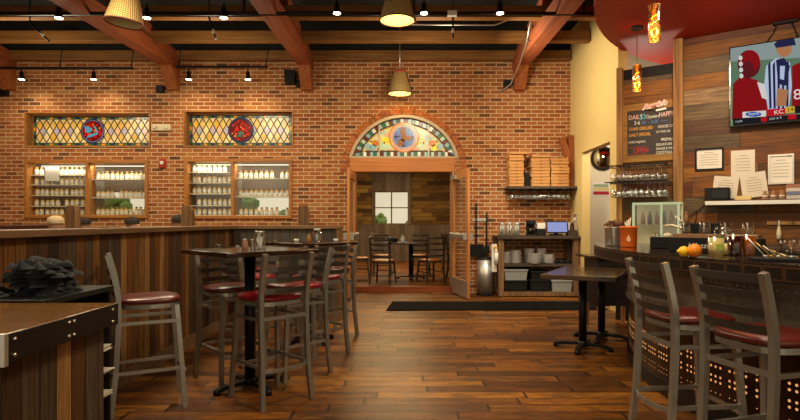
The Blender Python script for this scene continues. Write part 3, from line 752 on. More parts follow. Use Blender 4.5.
# ------------------------------------------------------------------ bottles in the two windows
bt = MB().lathe([(0, 0), (.038, 0), (.041, .008), (.041, .025), (.0412, .085), (.041, .1), (.033, .115), (.018, .124), (.018, .135), (.024, .135), (.024, .16), (0, .16)], seg=10,
    mats=[0, 0, 0, 1, 0, 0, 0, 2, 2, 2, 2]).build('bottle', [simple('bottle_pale_glass', '#d8b878', .15), 'white', simple('bottle_stopper', '#a07440', .6)])
first = [True]
def bottle(x, y, z, label, group):
    if first[0]: o = bt; first[0] = False
    else: o = bt.copy(); COL.objects.link(o)
    o.location = (x, y, z); o.rotation_euler = (0, 0, R.uniform(0, 6)); tag(o, label, 'bottle', group); s = R.uniform(.88, .96); o.scale = (s, s, s)
def shelfset(r, mull, wname, prows, prows_right):
    x0, x1, z0, z1 = r
    for side, (a, c), rows in (('left', (x0+.08, mull-.06), prows), ('right', (mull+.06, x1-.08), prows_right)):
        for i, z in enumerate(rows):
            tag(MB().bx(a-.03, c+.03, D+.08, D+.3, z-.014, z).build('bottle_shelf', 'white'), 'white shelf, %s from the top, %s half of the %s bottle window' % (ORD[i+1], side, wname), 'shelf', 'bottle shelves behind the %s window' % wname)
            n = int((c-a)/.086)
            for k in range(n):
                if (k*7+i*5+len(wname)) % 17 == 3: continue
                bottle(a+.04+(c-a-.08)*k/(n-1), D+.16+R.uniform(-.02, .02), z, 'white-labelled bottle, %s shelf, %s half of the %s bottle window' % (ORD[i+1], side, wname), 'bottles, %s shelf, %s half, %s window' % (ORD[i+1], side, wname))
shelfset(W1, -5.76, 'left', [2.14, 1.965, 1.77, 1.575, 1.407], [2.06, 1.73, 1.41])
shelfset(W2, -3.125, 'right', [2.19, 2.0, 1.80, 1.585, 1.405], [2.08, 1.75, 1.405])
tag(MB().bx(-6.58, -6.32, D+.07, D+.074, 2.03, 2.28).build('notice', 'paper'), 'white sheet of paper stuck in the upper left of the left bottle window', 'paper sheet')
# shrubs outside
for k, (x, z, s) in enumerate(((-7.2, .9, .7), (-9.2, .7, .6), (-5.6, .9, .7), (-4.1, .9, .7), (-2.7, .8, .55), (-1.2, .7, .6), (.3, .5, .5))):
    y = 13.2 if x < -1.5 else 18.5
    if x < -4.3 or x > -1.5 or True:
        yy = y
        b = MB()
        for q in range(60):
            a = R.uniform(0, 2*PI); ph = R.uniform(-.9, 1.2); rr = s*R.uniform(.6, 1)
            b.ball((x+rr*math.cos(a)*math.cos(ph), yy+rr*math.sin(a)*math.cos(ph), .35+z+rr*math.sin(ph)), s*.22, sub=1)
        b.tube([(x, yy, 0), (x, yy, z)], .05)
        tag(b.build('garden_shrub', 'leafy'), 'green shrub outdoors seen through the glass, bush %s from the left' % ORD[k+1], 'shrub', 'shrubs outdoors')
struct(MB().bx(-14, 8, 16.6, 30, -.12, -.02).bx(-14, -4.4, 10.12, 16.6, -.12, -.02).build('ground_outside', 'paper'))

# ------------------------------------------------------------------ booth posts, benches, guests
for k, (x, lb) in enumerate(((-4.56, 'behind the partition, under the left bottle window'), (-2.98, 'at the left edge of the right bottle window'), (-1.39, 'behind the cross partition, right of the right bottle window'))):
    t = thing('booth_divider', 'booth divider with tapered plank post, ' + lb, 'booth divider', (x, 7.4, 0), 0, 'booth dividers')
    MB().slab([(-.07, 0), (.07, 0), (.07, 1.44), (.045, 1.5), (-.045, 1.5), (-.07, 1.44)], -.05, .07).build('end_post', 'rough', t)
    MB().bx(-.03, .03, .07, 2.3, 0, 1.12).build('panel', 'pony', t)
for x, s, lb in ((-4.56, 1, 'right of the left booth divider'), (-4.56, -1, 'left of the left booth divider'), (-2.98, -1, 'left of the middle booth divider'), (-6.12, 1, 'at the far left, nearest the left wall')):
    xx = x+s*.033
    t = thing('booth_bench', 'dark red booth bench ' + lb, 'bench', (xx, 7.5, 0), 0, 'booth benches')
    MB().bx(0 if s > 0 else -.45, .45 if s > 0 else 0, 0, 1.9, 0, .46, bev=.02).build('seat', 'bench', t)
    MB().bx(0 if s > 0 else -.09, .09 if s > 0 else 0, 0, 1.9, .47, 1.15 if x > -6 else 1.235, bev=.02).build('backrest', 'bench', t)
def person(label, x, y, s, capmat, h=1.33, capm=True):
    t = thing('person', label, 'person', (x, y, 0), 0 if s > 0 else PI)
    V = [(0, 0, .55), (0, 0, .75), (0, 0, .97), (.02, 0, 1.06), (.03, 0, 1.12), (-.01, .19, .99), (.06, .24, .78), (.28, .2, .74), (-.01, -.19, .99), (.06, -.24, .78), (.28, -.2, .74), (.1, .1, .55), (.45, .12, .54), (.47, .12, .1), (.1, -.1, .55), (.45, -.12, .54), (.47, -.12, .1)]
    E = [(0, 1), (1, 2), (2, 3), (3, 4), (2, 5), (5, 6), (6, 7), (2, 8), (8, 9), (9, 10), (0, 11), (11, 12), (12, 13), (0, 14), (14, 15), (15, 16)]
    Rr = [.15, .14, .13, .06, .055, .06, .045, .035, .06, .045, .035, .09, .065, .045, .09, .065, .045]
    me = bpy.data.meshes.new('body'); me.from_pydata(V, E, []); me.materials.append(M['shirt'])
    o = bpy.data.objects.new('body', me); COL.objects.link(o); o.parent = t
    md = o.modifiers.new('skin', 'SKIN'); me.skin_vertices[0].data[0].use_root = True
    for k, r in enumerate(Rr): me.skin_vertices[0].data[k].radius = (r, r)
    o.modifiers.new('sub', 'SUBSURF').levels = 1
    b = MB().ball((.04, 0, h-.115), .1, (.98, .78, 1.15)).ball((.14, 0, h-.135), .014).ball((.035, .079, h-.12), .018, (.8, .5, 1.3)).ball((.035, -.079, h-.12), .018, (.8, .5, 1.3)); b.build('head', 'skin', t)
    b = MB(); b.lathe([(.108, 0), (.112, .03), (.1, .075), (.06, .105), (0, .115)], (.03, 0, h-.1), 20)
    if capm: b.prism([(.1, -.08), (.22, -.06), (.245, 0), (.22, .06), (.1, .08)], h-.098, h-.088)
    b.build('cap' if capm else 'hair', capmat, t)
    return t
person('person in a beige baseball cap seated in the left booth, mostly behind the partition', -4.95, 7.7, -1, 'beige', 1.36)
person('person with dark hair seated beside the one in the beige cap', -4.95, 8.35, -1, 'darkcap', 1.345, False)
person('person with dark hair in the middle booth under the left bottle window', -4.3, 8.45, 1, 'darkcap', 1.35, False)
person('person in a dark cap seated beside the booth post at the right bottle window', -3.27, 7.9, -1, 'darkcap', 1.38)

# ------------------------------------------------------------------ foreground counter, black service table
t = thing('service_counter', 'wood-topped plank counter with riveted black steel edge in the near left corner', 'counter', (-1.3, 1.75, 0))
MB().bx(-.86, 0, 0, .69, .875, .915, bev=.004).build('countertop', 'counter', t)
MB().bx(-.83, -.045, .05, .66, 0, .82).build('panel', 'pony', t)
b = MB().bx(-.03, .004, -.0, .69, .82, .913); ES = b.build('edge_strip', 'screwed', t)
MB().bx(-.86, .006, -.006, 0.012, .81, .916).build('corner_plate', 'steel', t)
for y_ in (.04, .33, .36, .64):
    for z_ in (.84, .893): MB().ball((.006, y_, z_), .008, sub=1).build('rivet', 'rivet', ES)
t = thing('service_table', 'black-topped service table behind the wood-topped counter, holding folded cloth', 'table', (-1.68, 2.5, 0))
MB().bx(-.48, 0, 0, .62, .885, .915, bev=.003).build('tabletop', 'black', t)
MB().bx(-.48, -.46, 0, .62, 0, .885).bx(-.46, -.02, .6, .62, 0, .885).bx(-.46, -.02, 0, .02, 0, .885).build('cabinet_body', 'black', t)
for z_ in (.3, .43, .56, .7): MB().bx(-.46, -.01, .02, .6, z_-.012, z_).build('shelf', 'black', t)
for k, z_ in enumerate((.3, .43, .56)):
    b = MB()
    for q in range(4): b.box((-1.785+R.uniform(-.01, .03), 2.5+.45, z_+.004+q*.006), (.2, .26, .004), rz=R.uniform(-.12, .12))
    tag(b.build('paper_stack', 'printpaper'), 'loose paper stack on the %s shelf from the bottom of the black service table' % ORD[k+1], 'papers', 'paper stacks in the service table')
# folded black aprons
def clothpile(name, label, cx, cy, z, sx, sy, layers, h, seed, up):
    b = MB(); r = random.Random(seed)
    for q in range(layers):
        n = 14; ang = r.uniform(-.25, .25); w_ = sx*r.uniform(.75, 1); d_ = sy*r.uniform(.75, 1); ox = r.uniform(-.03, .03); z0 = z+q*h
        G = [[None]*(n+1) for _ in range(n+1)]
        for i in range(n+1):
            for j in range(n+1):
                u = i/n-.5; v = j/n-.5; e = max(abs(u), abs(v))*2
                zz = z0+h*1.15*(1-e**5)+.022*math.sin(13*u+q*2)*math.cos(9*v+q)*(1-e**6)+up*max(0, -u-.0)*.32*(1-e**6)*(q+1)/layers
                x_ = u*w_+.018*math.sin(17*v+q*1.7); y_ = v*d_+.02*math.sin(14*u+q)
                G[i][j] = b.b.verts.new((cx+ox+x_*math.cos(ang)-y_*math.sin(ang), cy+x_*math.sin(ang)+y_*math.cos(ang), max(z+.001, zz)))
        for i in range(n):
            for j in range(n): b.b.faces.new((G[i][j], G[i+1][j], G[i+1][j+1], G[i][j+1])).smooth = True
    return tag(b.build(name, 'cloth', recalc=False), label, 'folded cloth')
clothpile('folded_apron', 'pile of crumpled black aprons at the right end of the black service table', -1.86, 2.78, .915, .27, .27, 7, .022, 3, .17)
clothpile('folded_cloth', 'low black folded cloth left of the apron pile, at the picture edge', -2.1, 2.68, .915, .12, .24, 3, .02, 5, 0)
tag(MB().tube([(-2.12, 2.52, .925), (-2.06, 2.53, .98), (-2.0, 2.54, .99), (-1.97, 2.55, .96), (-2.03, 2.54, .935), (-2.12, 2.53, .97)], .005).build('cable', 'blue'), 'bright blue cable loop at the far left edge on the black service table', 'cable')

# ------------------------------------------------------------------ wall things
t = thing('emergency_light', 'off-white emergency light between the two stained glass panels', 'emergency light', (-4.41, D+.012, 2.99))
MB().bx(-.17, .17, -.07, 0, -.06, .06, bev=.01).build('housing', 'offwhite', t)
for s in (-1, 1): MB().ball((s*.1, -.09, .0), .04, (1, .6, 1)).build('lamp_head', 'offwhite', t)
t = thing('fire_alarm', 'red fire alarm strobe on the brick between the bottle windows', 'fire alarm', (-4.39, D+.012, 2.34))
MB().bx(-.055, .055, -.06, 0, -.08, .08, bev=.01).build('housing', 'redplastic', t); MB().bx(-.03, .03, -.08, -.06, -.02, .04, bev=.005).build('strobe_lens', 'white', kids(t)[0])
t = thing('speaker', 'larger black wall speaker left of the middle roof truss', 'speaker', (-2.06, D, 3.88), 0)
MB().slab([(-.085, -.12), (.085, -.12), (.1, .11), (-.1, .12)], -.17, -.03).build('cabinet', 'black', t); MB().bx(-.075, .075, -.178, -.17, -.1, .09).build('grille', 'blackmetal', kids(t)[-1]); MB().bx(-.03, .03, -.03, 0, -.05, .05).build('bracket', 'blackmetal', t)
for x, z, lb in ((-1.93+.14, 3.78, 'just right of the larger wall speaker'), (-4.42, 3.68, 'left of the second roof truss'), (-7.24, 3.62, 'at the far left under the first roof truss'), (1.85, 3.78, 'left of the roof truss at the right')):
    x -= .12 if x > -2 and x < 0 else 0
    t = thing('wall_box', 'small square black box on the brick ' + lb, 'wall box', (x, D, z), 0, 'small black wall boxes')
    MB().bx(-.065, .065, -.08, 0, -.065, .065, bev=.006).build('housing', 'black', t); MB().bx(-.045, .045, -.085, -.08, -.045, .045).build('front_plate', 'blackmetal', t)

# pizza box shelf
t = thing('wall_shelf', 'dark wall shelf on the brick carrying stacked pizza boxes with glasses hanging below', 'shelf', (2.4, D, 1.86))
MB().bx(-.6, .59, -.42, 0, 0, .045, bev=.004).build('board', 'roughx', t)
for k in range(7): MB().bx(-.5+k*.165, -.49+k*.165, -.4, -.02, -.03, -.0).build('glass_rail', 'blackmetal', t)
for nm, x, w_, n, dp, y_ in (('left', 1.95, .25, 10, .3, 9.58), ('middle', 2.375, .315, 10, .33, 9.6), ('right', 2.71, .31, 9, .33, 9.6)):
    proto = None; z = 1.905
    for k in range(n):
        lb = 'flat brown pizza box, %s from the bottom of the %s stack on the wall shelf' % (ORD[k+1], nm)
        if proto is None:
            t = thing('pizza_box', lb, 'pizza box', (x, y_, z), 0, 'pizza boxes on the wall shelf')
            MB().bx(-w_/2, w_/2, -dp/2, dp/2, 0, .052, bev=.003).build('box', 'card', t)
            MB().bx(-.02, .02, -dp/2-.002, -dp/2+.004, .038, .052).build('lid_tab', 'carddark', kids(t)[0])
            MB().bx(-w_/2+.01, w_/2-.01, -dp/2-.001, -dp/2+.002, .042, .045).build('lid_seam', 'carddark', kids(t)[0])
            proto = t
        else: copy_tree(proto, (x+R.uniform(-.008, .008), y_+R.uniform(-.01, .01), z), R.uniform(-.02, .02), lb)
        z += .056
t = tag(MB().bx(1.83, 2.17, 9.42, 9.75, 2.467, 2.51, bev=.003).build('pizza_box', 'card'), 'wider brown pizza box lying on top of the left stack', 'pizza box', 'pizza boxes on the wall shelf')
tag(MB().bx(2.10, 2.19, 9.5, 9.72, 1.905, 2.14, bev=.01).build('black_binder', 'black'), 'black box in the gap between the left and middle pizza box stacks', 'box')
def wineglass():
    return MB().lathe([(.034, 0), (.034, -.003), (.004, -.008), (.004, -.085), (.02, -.1), (.036, -.13), (.038, -.155), (.031, -.19), (.029, -.19), (.036, -.155), (.034, -.13), (.018, -.103), (0, -.095)], seg=12).build('wine_glass', 'stemglass')
wg = wineglass(); wfirst = [1]
def hang(x, y, z, label, group):
    if wfirst[0]: o = wg; wfirst[0] = 0
    else: o = wg.copy(); COL.objects.link(o)
    o.location = (x, y, z); tag(o, label, 'wine glass', group)
for row, yy in (('front', 9.45), ('rear', 9.65)):
    for k in range(13): hang(1.86+k*.083, yy, 1.8615, 'stemmed glass under the pizza box shelf, %s row, %s from the left' % (row, ORD[k+1]), 'glasses under the pizza box shelf')
t = thing('timber_bracket', 'timber post with diagonal brace beside the pizza boxes at the yellow wall', 'timber bracket', (2.945, 9.62, 0))
MB().bx(-.045, .05, -.06, .17, 1.91, 2.82, bev=.006).build('upright', 'post', t); MB().bar([(-.03, -.02, 2.4), (-.17, -.02, 2.78)], .1, .1, up=(0, 1, 0)).build('brace', 'post', t)

# service shelving
t = thing('service_shelf', 'rustic wooden shelving unit with dishes against the brick beside the yellow wall', 'shelving unit', (1.6, 9.22, 0))
for x in (.0, 1.28):
    for y in (0, .45): MB().bx(x, x+.09, y, y+.08, 0, .99).build('post', 'rough', t)
MB().bx(-.02, 1.39, -.03, .55, .99, 1.04, bev=.004).build('top_board', 'roughx', t)
MB().bx(.09, 1.28, .0, .53, .52, .565).build('middle_shelf', 'roughx', t)
MB().bx(0, 1.37, -.02, .53, 0.02, .085).build('bottom_shelf', 'rough', t)
def kettle(x, y, z, lb):
    t = thing('steel_pitcher', lb, 'pitcher', (x, y, z), 0, 'steel pitchers on the service shelf')
    MB().lathe([(0, 0), (.048, 0), (.06, .03), (.061, .1), (.052, .17), (.04, .2), (.05, .215), (.03, .235), (0, .24)], seg=20).build('body', 'steel', t)
    MB().tube([(-.02, -.07, .18), (-.02, -.11, .16), (-.02, -.11, .07), (-.02, -.072, .04)], .009).build('handle', 'blackmetal', t)
for k in range(3): kettle(1.69+.13*k, 9.4, 1.04, 'polished steel pitcher, %s from the left on the service shelf' % ORD[k+1])
t = thing('coffee_grinder', 'black coffee maker beside the steel pitchers', 'coffee maker', (2.19, 9.4, 1.04))
MB().bx(-.07, .07, -.08, .08, 0, .03).bx(-.07, .07, .02, .08, .03, .2).bx(-.07, .07, -.08, .08, .2, .27, bev=.01).build('body', 'black', t); MB().cyl((0, -.025, 0), .045, .032, .14, 16).build('carafe', 'blackgloss', t)
t = thing('card_terminal', 'white-topped receipt printer between coffee maker and register screen', 'printer', (2.36, 9.42, 1.04))
MB().bx(-.08, .08, -.09, .09, 0, .12, bev=.01).build('body', 'black', t); MB().bx(-.07, .07, -.08, .08, .12, .22, bev=.01).build('upper_housing', 'white', t)
t = thing('register_monitor', 'point of sale screen showing a pale blue display on the service shelf', 'monitor', (2.64, 9.38, 1.04), 0)
MB().bx(-.1, .1, .0, .16, 0, .03).bx(-.03, .03, .04, .08, .03, .12).build('stand', 'black', t)
MB().box((0, 0, .15), (.36, .025, .21), rx=-.2, bev=.005).build('casing', 'black', t); MB().box((0, -.0145, .152), (.34, .004, .17), rx=-.2).build('screen', emitter('pale_blue_screen', '#9aa4d8', .75), kids(t)[-1])
t = thing('utensil_caddy', 'wooden caddy of upright menus and cutlery at the right end of the service shelf', 'caddy', (2.9, 9.4, 1.04))
MB().bx(-.07, .07, -.1, .1, 0, .1).build('box', 'roughx', t)
for k in range(11): MB().box((-.06+.012*k, R.uniform(-.07, .07), .15), (.006, .05, .16), ry=R.uniform(-.15, .15)).build('menu', 'corkred' if k % 2 else 'paper', t)
# plates
pz = .567
plate = None
for si, (x, y, n, rad, nm) in enumerate(((1.77, 9.42, 13, .07, 'first'), (1.93, 9.42, 14, .10, 'second'), (2.19, 9.52, 16, .1, 'rear third'), (2.23, 9.3, 11, .105, 'front third'), (2.41, 9.55, 16, .1, 'rear fourth'), (2.48, 9.33, 10, .1, 'front fourth'))):
    plate = None
    for k in range(min(n, 16)):
        lb = 'white plate, %s from the bottom of the %s stack on the middle shelf' % (ORD[k+1], nm)
        if plate is None:
            plate = MB().lathe([(0, .002), (rad*.6, 0), (rad*.65, .003), (rad, .012), (rad, .015), (rad*.65, .007), (0, .006)], seg=20).build('plate', 'porcelain'); o = plate
        else: o = plate.copy(); COL.objects.link(o)
        o.location = (x, y, pz+.0155*k); tag(o, lb, 'plate', 'plates on the service shelf')
b = MB()
for k in range(5):
    t = tag(MB().lathe([(0, 0), (.04, 0), (.05, .05), (.045, .05), (.036, .006), (0, .006)], (2.60+.055*k, 9.33+.12*(k % 2), .566), 14).build('sauce_bowl', 'black'), 'small black bowl, %s from the left right of the plate stacks' % ORD[k+1], 'bowl', 'black bowls on the middle shelf')
def tub(x, y, z, w_, h, d_, m, lb, lid=None):
    t = thing('storage_tub', lb, 'storage tub', (x, y, z), 0, 'storage tubs on the service shelf')
    MB().quad_faces([(-w_*.45,-d_/2*.9,0),(w_*.45,-d_/2*.9,0),(w_*.45,d_/2*.9,0),(-w_*.45,d_/2*.9,0),(-w_/2,-d_/2,h),(w_/2,-d_/2,h),(w_/2,d_/2,h),(-w_/2,d_/2,h)], ((3,2,1,0),(4,5,6,7),(0,1,5,4),(1,2,6,5),(2,3,7,6),(3,0,4,7))).build('tub', m, t)
    MB().bx(-w_/2-.008, w_/2+.008, -d_/2-.008, d_/2+.008, h-.02, h+.004, bev=.003).build('rim', lid or m, t)
tub(1.90, 9.42, .087, .4, .19, .36, 'black', 'black tub under the grey tub at the left of the bottom shelf')
tub(1.90, 9.42, .283, .4, .18, .36, 'greytub', 'grey translucent tub stacked on the black tub')
tub(2.315, 9.42, .087, .34, .2, .36, 'black', 'lower black tub in the middle of the bottom shelf')
tub(2.315, 9.42, .293, .32, .14, .36, 'black', 'upper black tub in the middle of the bottom shelf')
tub(2.69, 9.42, .087, .35, .19, .36, 'greytub', 'grey translucent tub at the right of the bottom shelf')
# hand towel bottle hanging left of shelf
t = thing('spray_bottle', 'white spray bottle hanging on the left side of the service shelf', 'spray bottle', (1.563, 9.24, .56))
MB().cyl((0, 0, 0), .035, 0, .2, 16).cyl((0, 0, 0), .035, .2, .26, 16, r2=.012).build('bottle', 'white', t); MB().bx(-.05, .02, -.012, .012, .26, .30, bev=.004).build('trigger_head', simple('yellow_plastic', '#d8a020', .4), t)
tag(MB().bx(1.49, 1.58, 9.28, 9.31, .42, .9, bev=.006).build('hanging_towel', 'paper'), 'pale cloth hanging beside the white spray bottle', 'towel')
# trash can
t = thing('trash_can', 'tall brushed steel step trash can beside the open door', 'trash can', (1.42, 9.53, 0))
MB().cyl((0, 0, 0), .15, .03, .62, 32).build('body', 'steel', t); MB().cyl((0, 0, 0), .155, 0, .03, 32).build('base_ring', 'black', t)
MB().lathe([(.152, .62), (.155, .645), (.13, .665), (0, .67)], seg=32).build('lid', 'blackmetal', t); MB().bx(-.04, .04, -.2, -.14, .01, .03).build('pedal', 'black', kids(t)[1])
# brooms
t = thing('wall_hook_rail', 'small steel hook rail on the brick holding two long-handled tools', 'hook rail', (1.35, D, 1.32)); MB().bx(-.12, .12, -.015, 0, -.02, .02).build('rail', 'steel', t)
for s in (-.07, .11): MB().bx(s-.02, s+.02, -.05, -.015, -.02, .02).build('clip', 'white', kids(t)[0])
for x, zt, nm, lb in ((1.28, 1.62, 'dust_pan', 'long-handled black dustpan hanging on the brick by the trash can'), (1.47, 1.45, 'broom', 'black lobby broom hanging on the brick beside the dustpan')):
    t = thing(nm, lb, nm.replace('_', ' '), (x, D-.09, 0))
    MB().tube([(0, 0, .85), (0, 0, zt)], .014).build('handle', 'black', t)
    if nm == 'dust_pan': MB().box((.0, -.01, .77), (.26, .05, .22), rx=.1, bev=.008).build('pan', 'black', t)
    else: MB().quad_faces([(-.04,-.02,.86),(.04,-.02,.86),(.04,.02,.86),(-.04,.02,.86),(-.055,-.03,.72),(.055,-.03,.72),(.055,.03,.72),(-.055,.03,.72)], ((0,1,2,3),(7,6,5,4),(0,4,5,1),(1,5,6,2),(2,6,7,3),(3,7,4,0))).build('bristles', 'black', t)
# passage things
t = thing('convex_mirror', 'round convex mirror with dark rim high on the pale passage wall', 'mirror', (3.55, 9.7, 2.42), 0, rot=(PI/2, 0, 0))
t.rotation_euler = (PI/2, 0, 0)
MB().lathe([(.2, 0), (.19, .03), (.15, .06), (.08, .085), (0, .095)], seg=32).build('mirror_dome', simple('mirror_silver', '#c8c4bc', .04, 1.0), t)
MB().lathe([(.195, -.0), (.215, .01), (.215, .04), (.2, .045), (.19, .03)], seg=32).build('rim', 'black', t)
t = thing('wall_notice', 'white notice with green lines and a red band on the passage wall below the mirror', 'notice', (3.52, 9.7, 1.87))
MB().bx(-.15, .15, -.008, 0, -.12, .12).build('sheet', 'white', t); MB().bx(-.14, .14, -.010, -.008, -.1, -.04).build('red_band', 'redplastic', t); MB().bx(-.14, .14, -.010, -.008, -.03, .03).build('yellow_band', simple('pale_yellow_print', '#c8b478', .6), t)
MB().bx(-.13, .13, -.010, -.008, .035, .09).build('green_lines', simple('green_print', '#8a9c7a', .7), t)
t = thing('light_switch', 'grey double light switch on the yellow wall edge above the service shelf', 'light switch', (3.0, 9.5, 1.33))
MB().bx(-.012, 0, -.08, .08, -.09, .09, bev=.003).build('plate', 'steel', t); 
for s in (-.03, .03): MB().bx(-.02, -.012, s-.012, s+.012, -.03, .03).build('toggle', 'white', kids(t)[0])
# ------------------------------------------------------------------ curved bar
BC = (4.94, 4.0)
def bp(r, deg): a = math.radians(deg); return (BC[0]+r*math.cos(a), BC[1]+r*math.sin(a))
def ring(b, r0, r1, z0, z1, a0, a1, n=110, mat=0):
    As = [a0+(a1-a0)*k/n for k in range(n+1)]
    V = [[b.b.verts.new((*bp(r, a), z)) for r, z in ((r0, z0), (r1, z0), (r1, z1), (r0, z1))] for a in As]
    for A, B in zip(V, V[1:]):
        for j in range(4):
            f = b.b.faces.new((A[j], B[j], B[(j+1) % 4], A[(j+1) % 4])); f.material_index = mat; f.smooth = False
    for e in (V[0], V[-1]): b.b.faces.new(e).material_index = mat
    return b
A0, A1 = 153.5, 229
bar = thing('curved_bar', 'curved bar with dark glossy top and riveted, perforated metal front', 'bar counter', (0, 0, 0))
g = NT('bar_top_stone'); x, y, z = g.xyz(); f = g.noise(g.vec(x, y, z), 14, 5, .7)
M['bartop'] = g.bsdf(g.ramp(f, [(.35, lin('#140d0a')), (.6, lin('#3a2415')), (.75, lin('#6a4422'))]), .12, 0, .6, coat=.4)
g = NT('bar_front_metal'); x, y, z = g.xyz(); f = g.noise(g.vec(x, y, z), 7, 5, .7); f2 = g.noise(g.vec(x, y, z), 45, 3, .6)
M['barmetal'] = g.bsdf(g.ramp(f, [(.3, lin('#4a4640')), (.7, lin('#8e887c'))]), g.rng(f2, .3, .7, .3, .6), .45, .5, g.bump(f2, .35, .006))
g = NT('bar_lower_bronze'); x, y, z = g.xyz(); f = g.noise(g.vec(x, y, z), 6, 4, .6)
M['bronze'] = g.bsdf(g.ramp(f, [(.3, lin('#2a1a12')), (.7, lin('#4e3222'))]), .28, .6, .5)
ring(MB(), 2.58, 3.33, 1.03, 1.07, A0, A1).build('bar_top', 'bartop', bar)
b = ring(MB(), 3.26, 3.34, .975, 1.065, A0, A1)
for k in range(80):
    a = A0+.3+k*.92
    if a+.75 > A1: break
    
    if a+1.8 > A1: break
    if k % 2: continue
    ring(b, 3.3395, 3.341, .985, 1.058, a, a+1.75, 3, 1); ring(b, 3.3405, 3.342, .993, 1.05, a+.12, a+1.63, 3, 0)
b.bx(-.001, .001, -.001, .001, 1.0, 1.001) if False else None
b.build('edge_band', ['screwed', simple('aged_copper', '#6b4a30', .4, .7, vary=.4, scale=12), 'rivet'], bar)
ring(MB(), 2.94, 3.04, .62, 1.03, A0+2, A1).build('upper_panel', 'barmetal', bar)
ring(MB(), 3.03, 3.06, .6, .63, A0+2, A1).build('trim_rail', 'barmetal', bar)
ring(ring(MB(), 3.03, 3.05, .03, .12, A0+2, A1), 2.9, 3.03, 0, .05, A0+2, A1).build('kick_rail', 'screwed', bar)
b = MB()
for z_ in (.69, .90):
    a = A0+3
    while a < A1: p = bp(3.045, a); b.ball((p[0], p[1], z_), .0055, sub=1); a += .95
b.build('rivets', 'rivet', bar)
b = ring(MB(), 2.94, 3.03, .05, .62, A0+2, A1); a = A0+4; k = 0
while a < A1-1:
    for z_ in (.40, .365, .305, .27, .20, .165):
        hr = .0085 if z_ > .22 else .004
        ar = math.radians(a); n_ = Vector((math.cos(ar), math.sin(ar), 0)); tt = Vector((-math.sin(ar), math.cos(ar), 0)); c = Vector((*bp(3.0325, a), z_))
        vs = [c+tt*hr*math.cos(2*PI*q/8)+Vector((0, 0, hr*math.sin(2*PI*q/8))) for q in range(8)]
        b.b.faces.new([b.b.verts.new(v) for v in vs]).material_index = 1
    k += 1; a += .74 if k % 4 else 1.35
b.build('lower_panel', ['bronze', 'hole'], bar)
MB().bx(-.3, .3, -.02, .02, 0, 1.03).build('end_panel', 'screwed', bar)
e = kids(bar)[-1]; p = bp(2.74, A0+2.5); e.location = (p[0], p[1], 0); e.rotation_euler = (0, 0, math.radians(A0+2))

t = thing('side_cabinet', 'small dark cabinet with corrugated front and thin top behind the end of the bar', 'cabinet', (2.45, 6.5, 0), 0)
MB().bx(-.3, .3, -.25, .3, .86, .885).build('top', 'darktop', t)
b = MB().bx(-.2, .3, -.2, .28, .3, .86)
for k in range(22): b.cyl((-.19+.022*k, -.2, 0), .009, .62, .86, 6)
b.build('body', 'screwed', t)
for x_ in (-.19, .26):
    for y_ in (-.18, .24): MB().bx(x_, x_+.04, y_, y_+.04, 0, .3).build('leg', 'door', t)

# ------------------------------------------------------------------ board wall behind the bar
P0 = Vector((3.0, 7.6)); UX = Vector((.823, -.568)); UY = Vector((.568, .823)); WA = math.atan2(-.568, .823)
def wp(px, py, off=0):
    k = (px-VX)/F; d = (off+P0.x*UY.x+P0.y*UY.y)/(k*UY.x+UY.y); X = k*d
    return (X-P0.x)*UX.x+(d-P0.y)*UX.y, EYE+(VY-py)*d/F
def wthing(name, label, cat, t, off, z, group=None):
    p = P0+UX*t+UY*off; return thing(name, label, cat, (p.x, p.y, z), WA, group)
wr = bpy.data.objects.new('wall_bar', None)
b = MB().bx(.0, .72, 0, .1, 0, 3.36); o = struct(b.build('wall_bar_left', 'barwall')); at(o, (P0.x, P0.y, 0), WA)
b = MB().bx(.72, 4.0, -.02, .1, 0, 3.685); o = struct(b.build('wall_bar', 'barwall')); at(o, (P0.x, P0.y, 0), WA)
b = MB().bx(.0, .72, -.01, .0, 3.26, 3.40); o = struct(b.build('trim_9', 'black')); at(o, (P0.x, P0.y, 0), WA)
for k, (a, c, zt, lb) in enumerate(((.0, .075, 3.42, 'left, at the yellow wall'), (.715, .83, 3.685, 'right, beside the chalkboard and television'))):
    t = wthing('wood_column', 'weathered wooden column on the board wall, '+lb, 'column', (a+c)/2, -.05, 0)
    MB().bx(-(c-a)/2, (c-a)/2, -.06, .045, 0, zt, bev=.006).build('post', 'column', t)
# chalkboard
t0, z1 = wp(621, 106, -.03); t1 = .71; _, z0 = wp(621, 163, -.03)
cb = wthing('menu_board', 'framed black menu board with coloured chalk lettering on the board wall', 'menu board', t0, -.005, z0)
W_, H_ = t1-t0+.02, z1-z0; 
b = MB().bx(0, W_, -.035, 0, 0, .09).bx(0, W_, -.035, 0, H_-.09, H_).bx(0, .085, -.035, 0, .09, H_-.09); b.build('frame', 'boardframe', cb)
MB().bx(.085, W_, -.02, -.002, .09, H_-.09).build('chalkboard', simple('chalkboard', '#2c2a28', .7), cb)
def ctext(s, px, py, size, hexc, sx=1, align='LEFT'):
    a, z = wp(px, py, -.026); m = 'chalk_'+hexc
    if m not in M: M[m] = simple(m, hexc, .8)
    text(s, size, (a-t0, -.021, z-z0), (PI/2, 0, 0), m, cb, ext=.0008, sx=sx, align=align)
ctext('DAILY', 628.5, 120, .085, '#d8b8ae', .8); ctext('$3', 639.5, 119.5, .1, '#3fb4c8', .8); ctext('Oysters', 646, 118.5, .065, '#c8d0c8', .8); ctext('HAPPY H', 659, 117, .095, '#d8b8ae', .62)
ctext('3-6', 634, 125, .075, '#cfd0c8', .8); ctext('$5  -  6:30  ~~~', 642, 124, .06, '#3a78c8', .8)
ctext('CHAR GRILLED', 629, 131, .062, '#d8a034', .72); ctext('DAILY SPECIAL', 629, 137, .062, '#d8a034', .68); ctext('Linda Linguiana', 628.5, 143.5, .05, '#cfcfc8', .72)
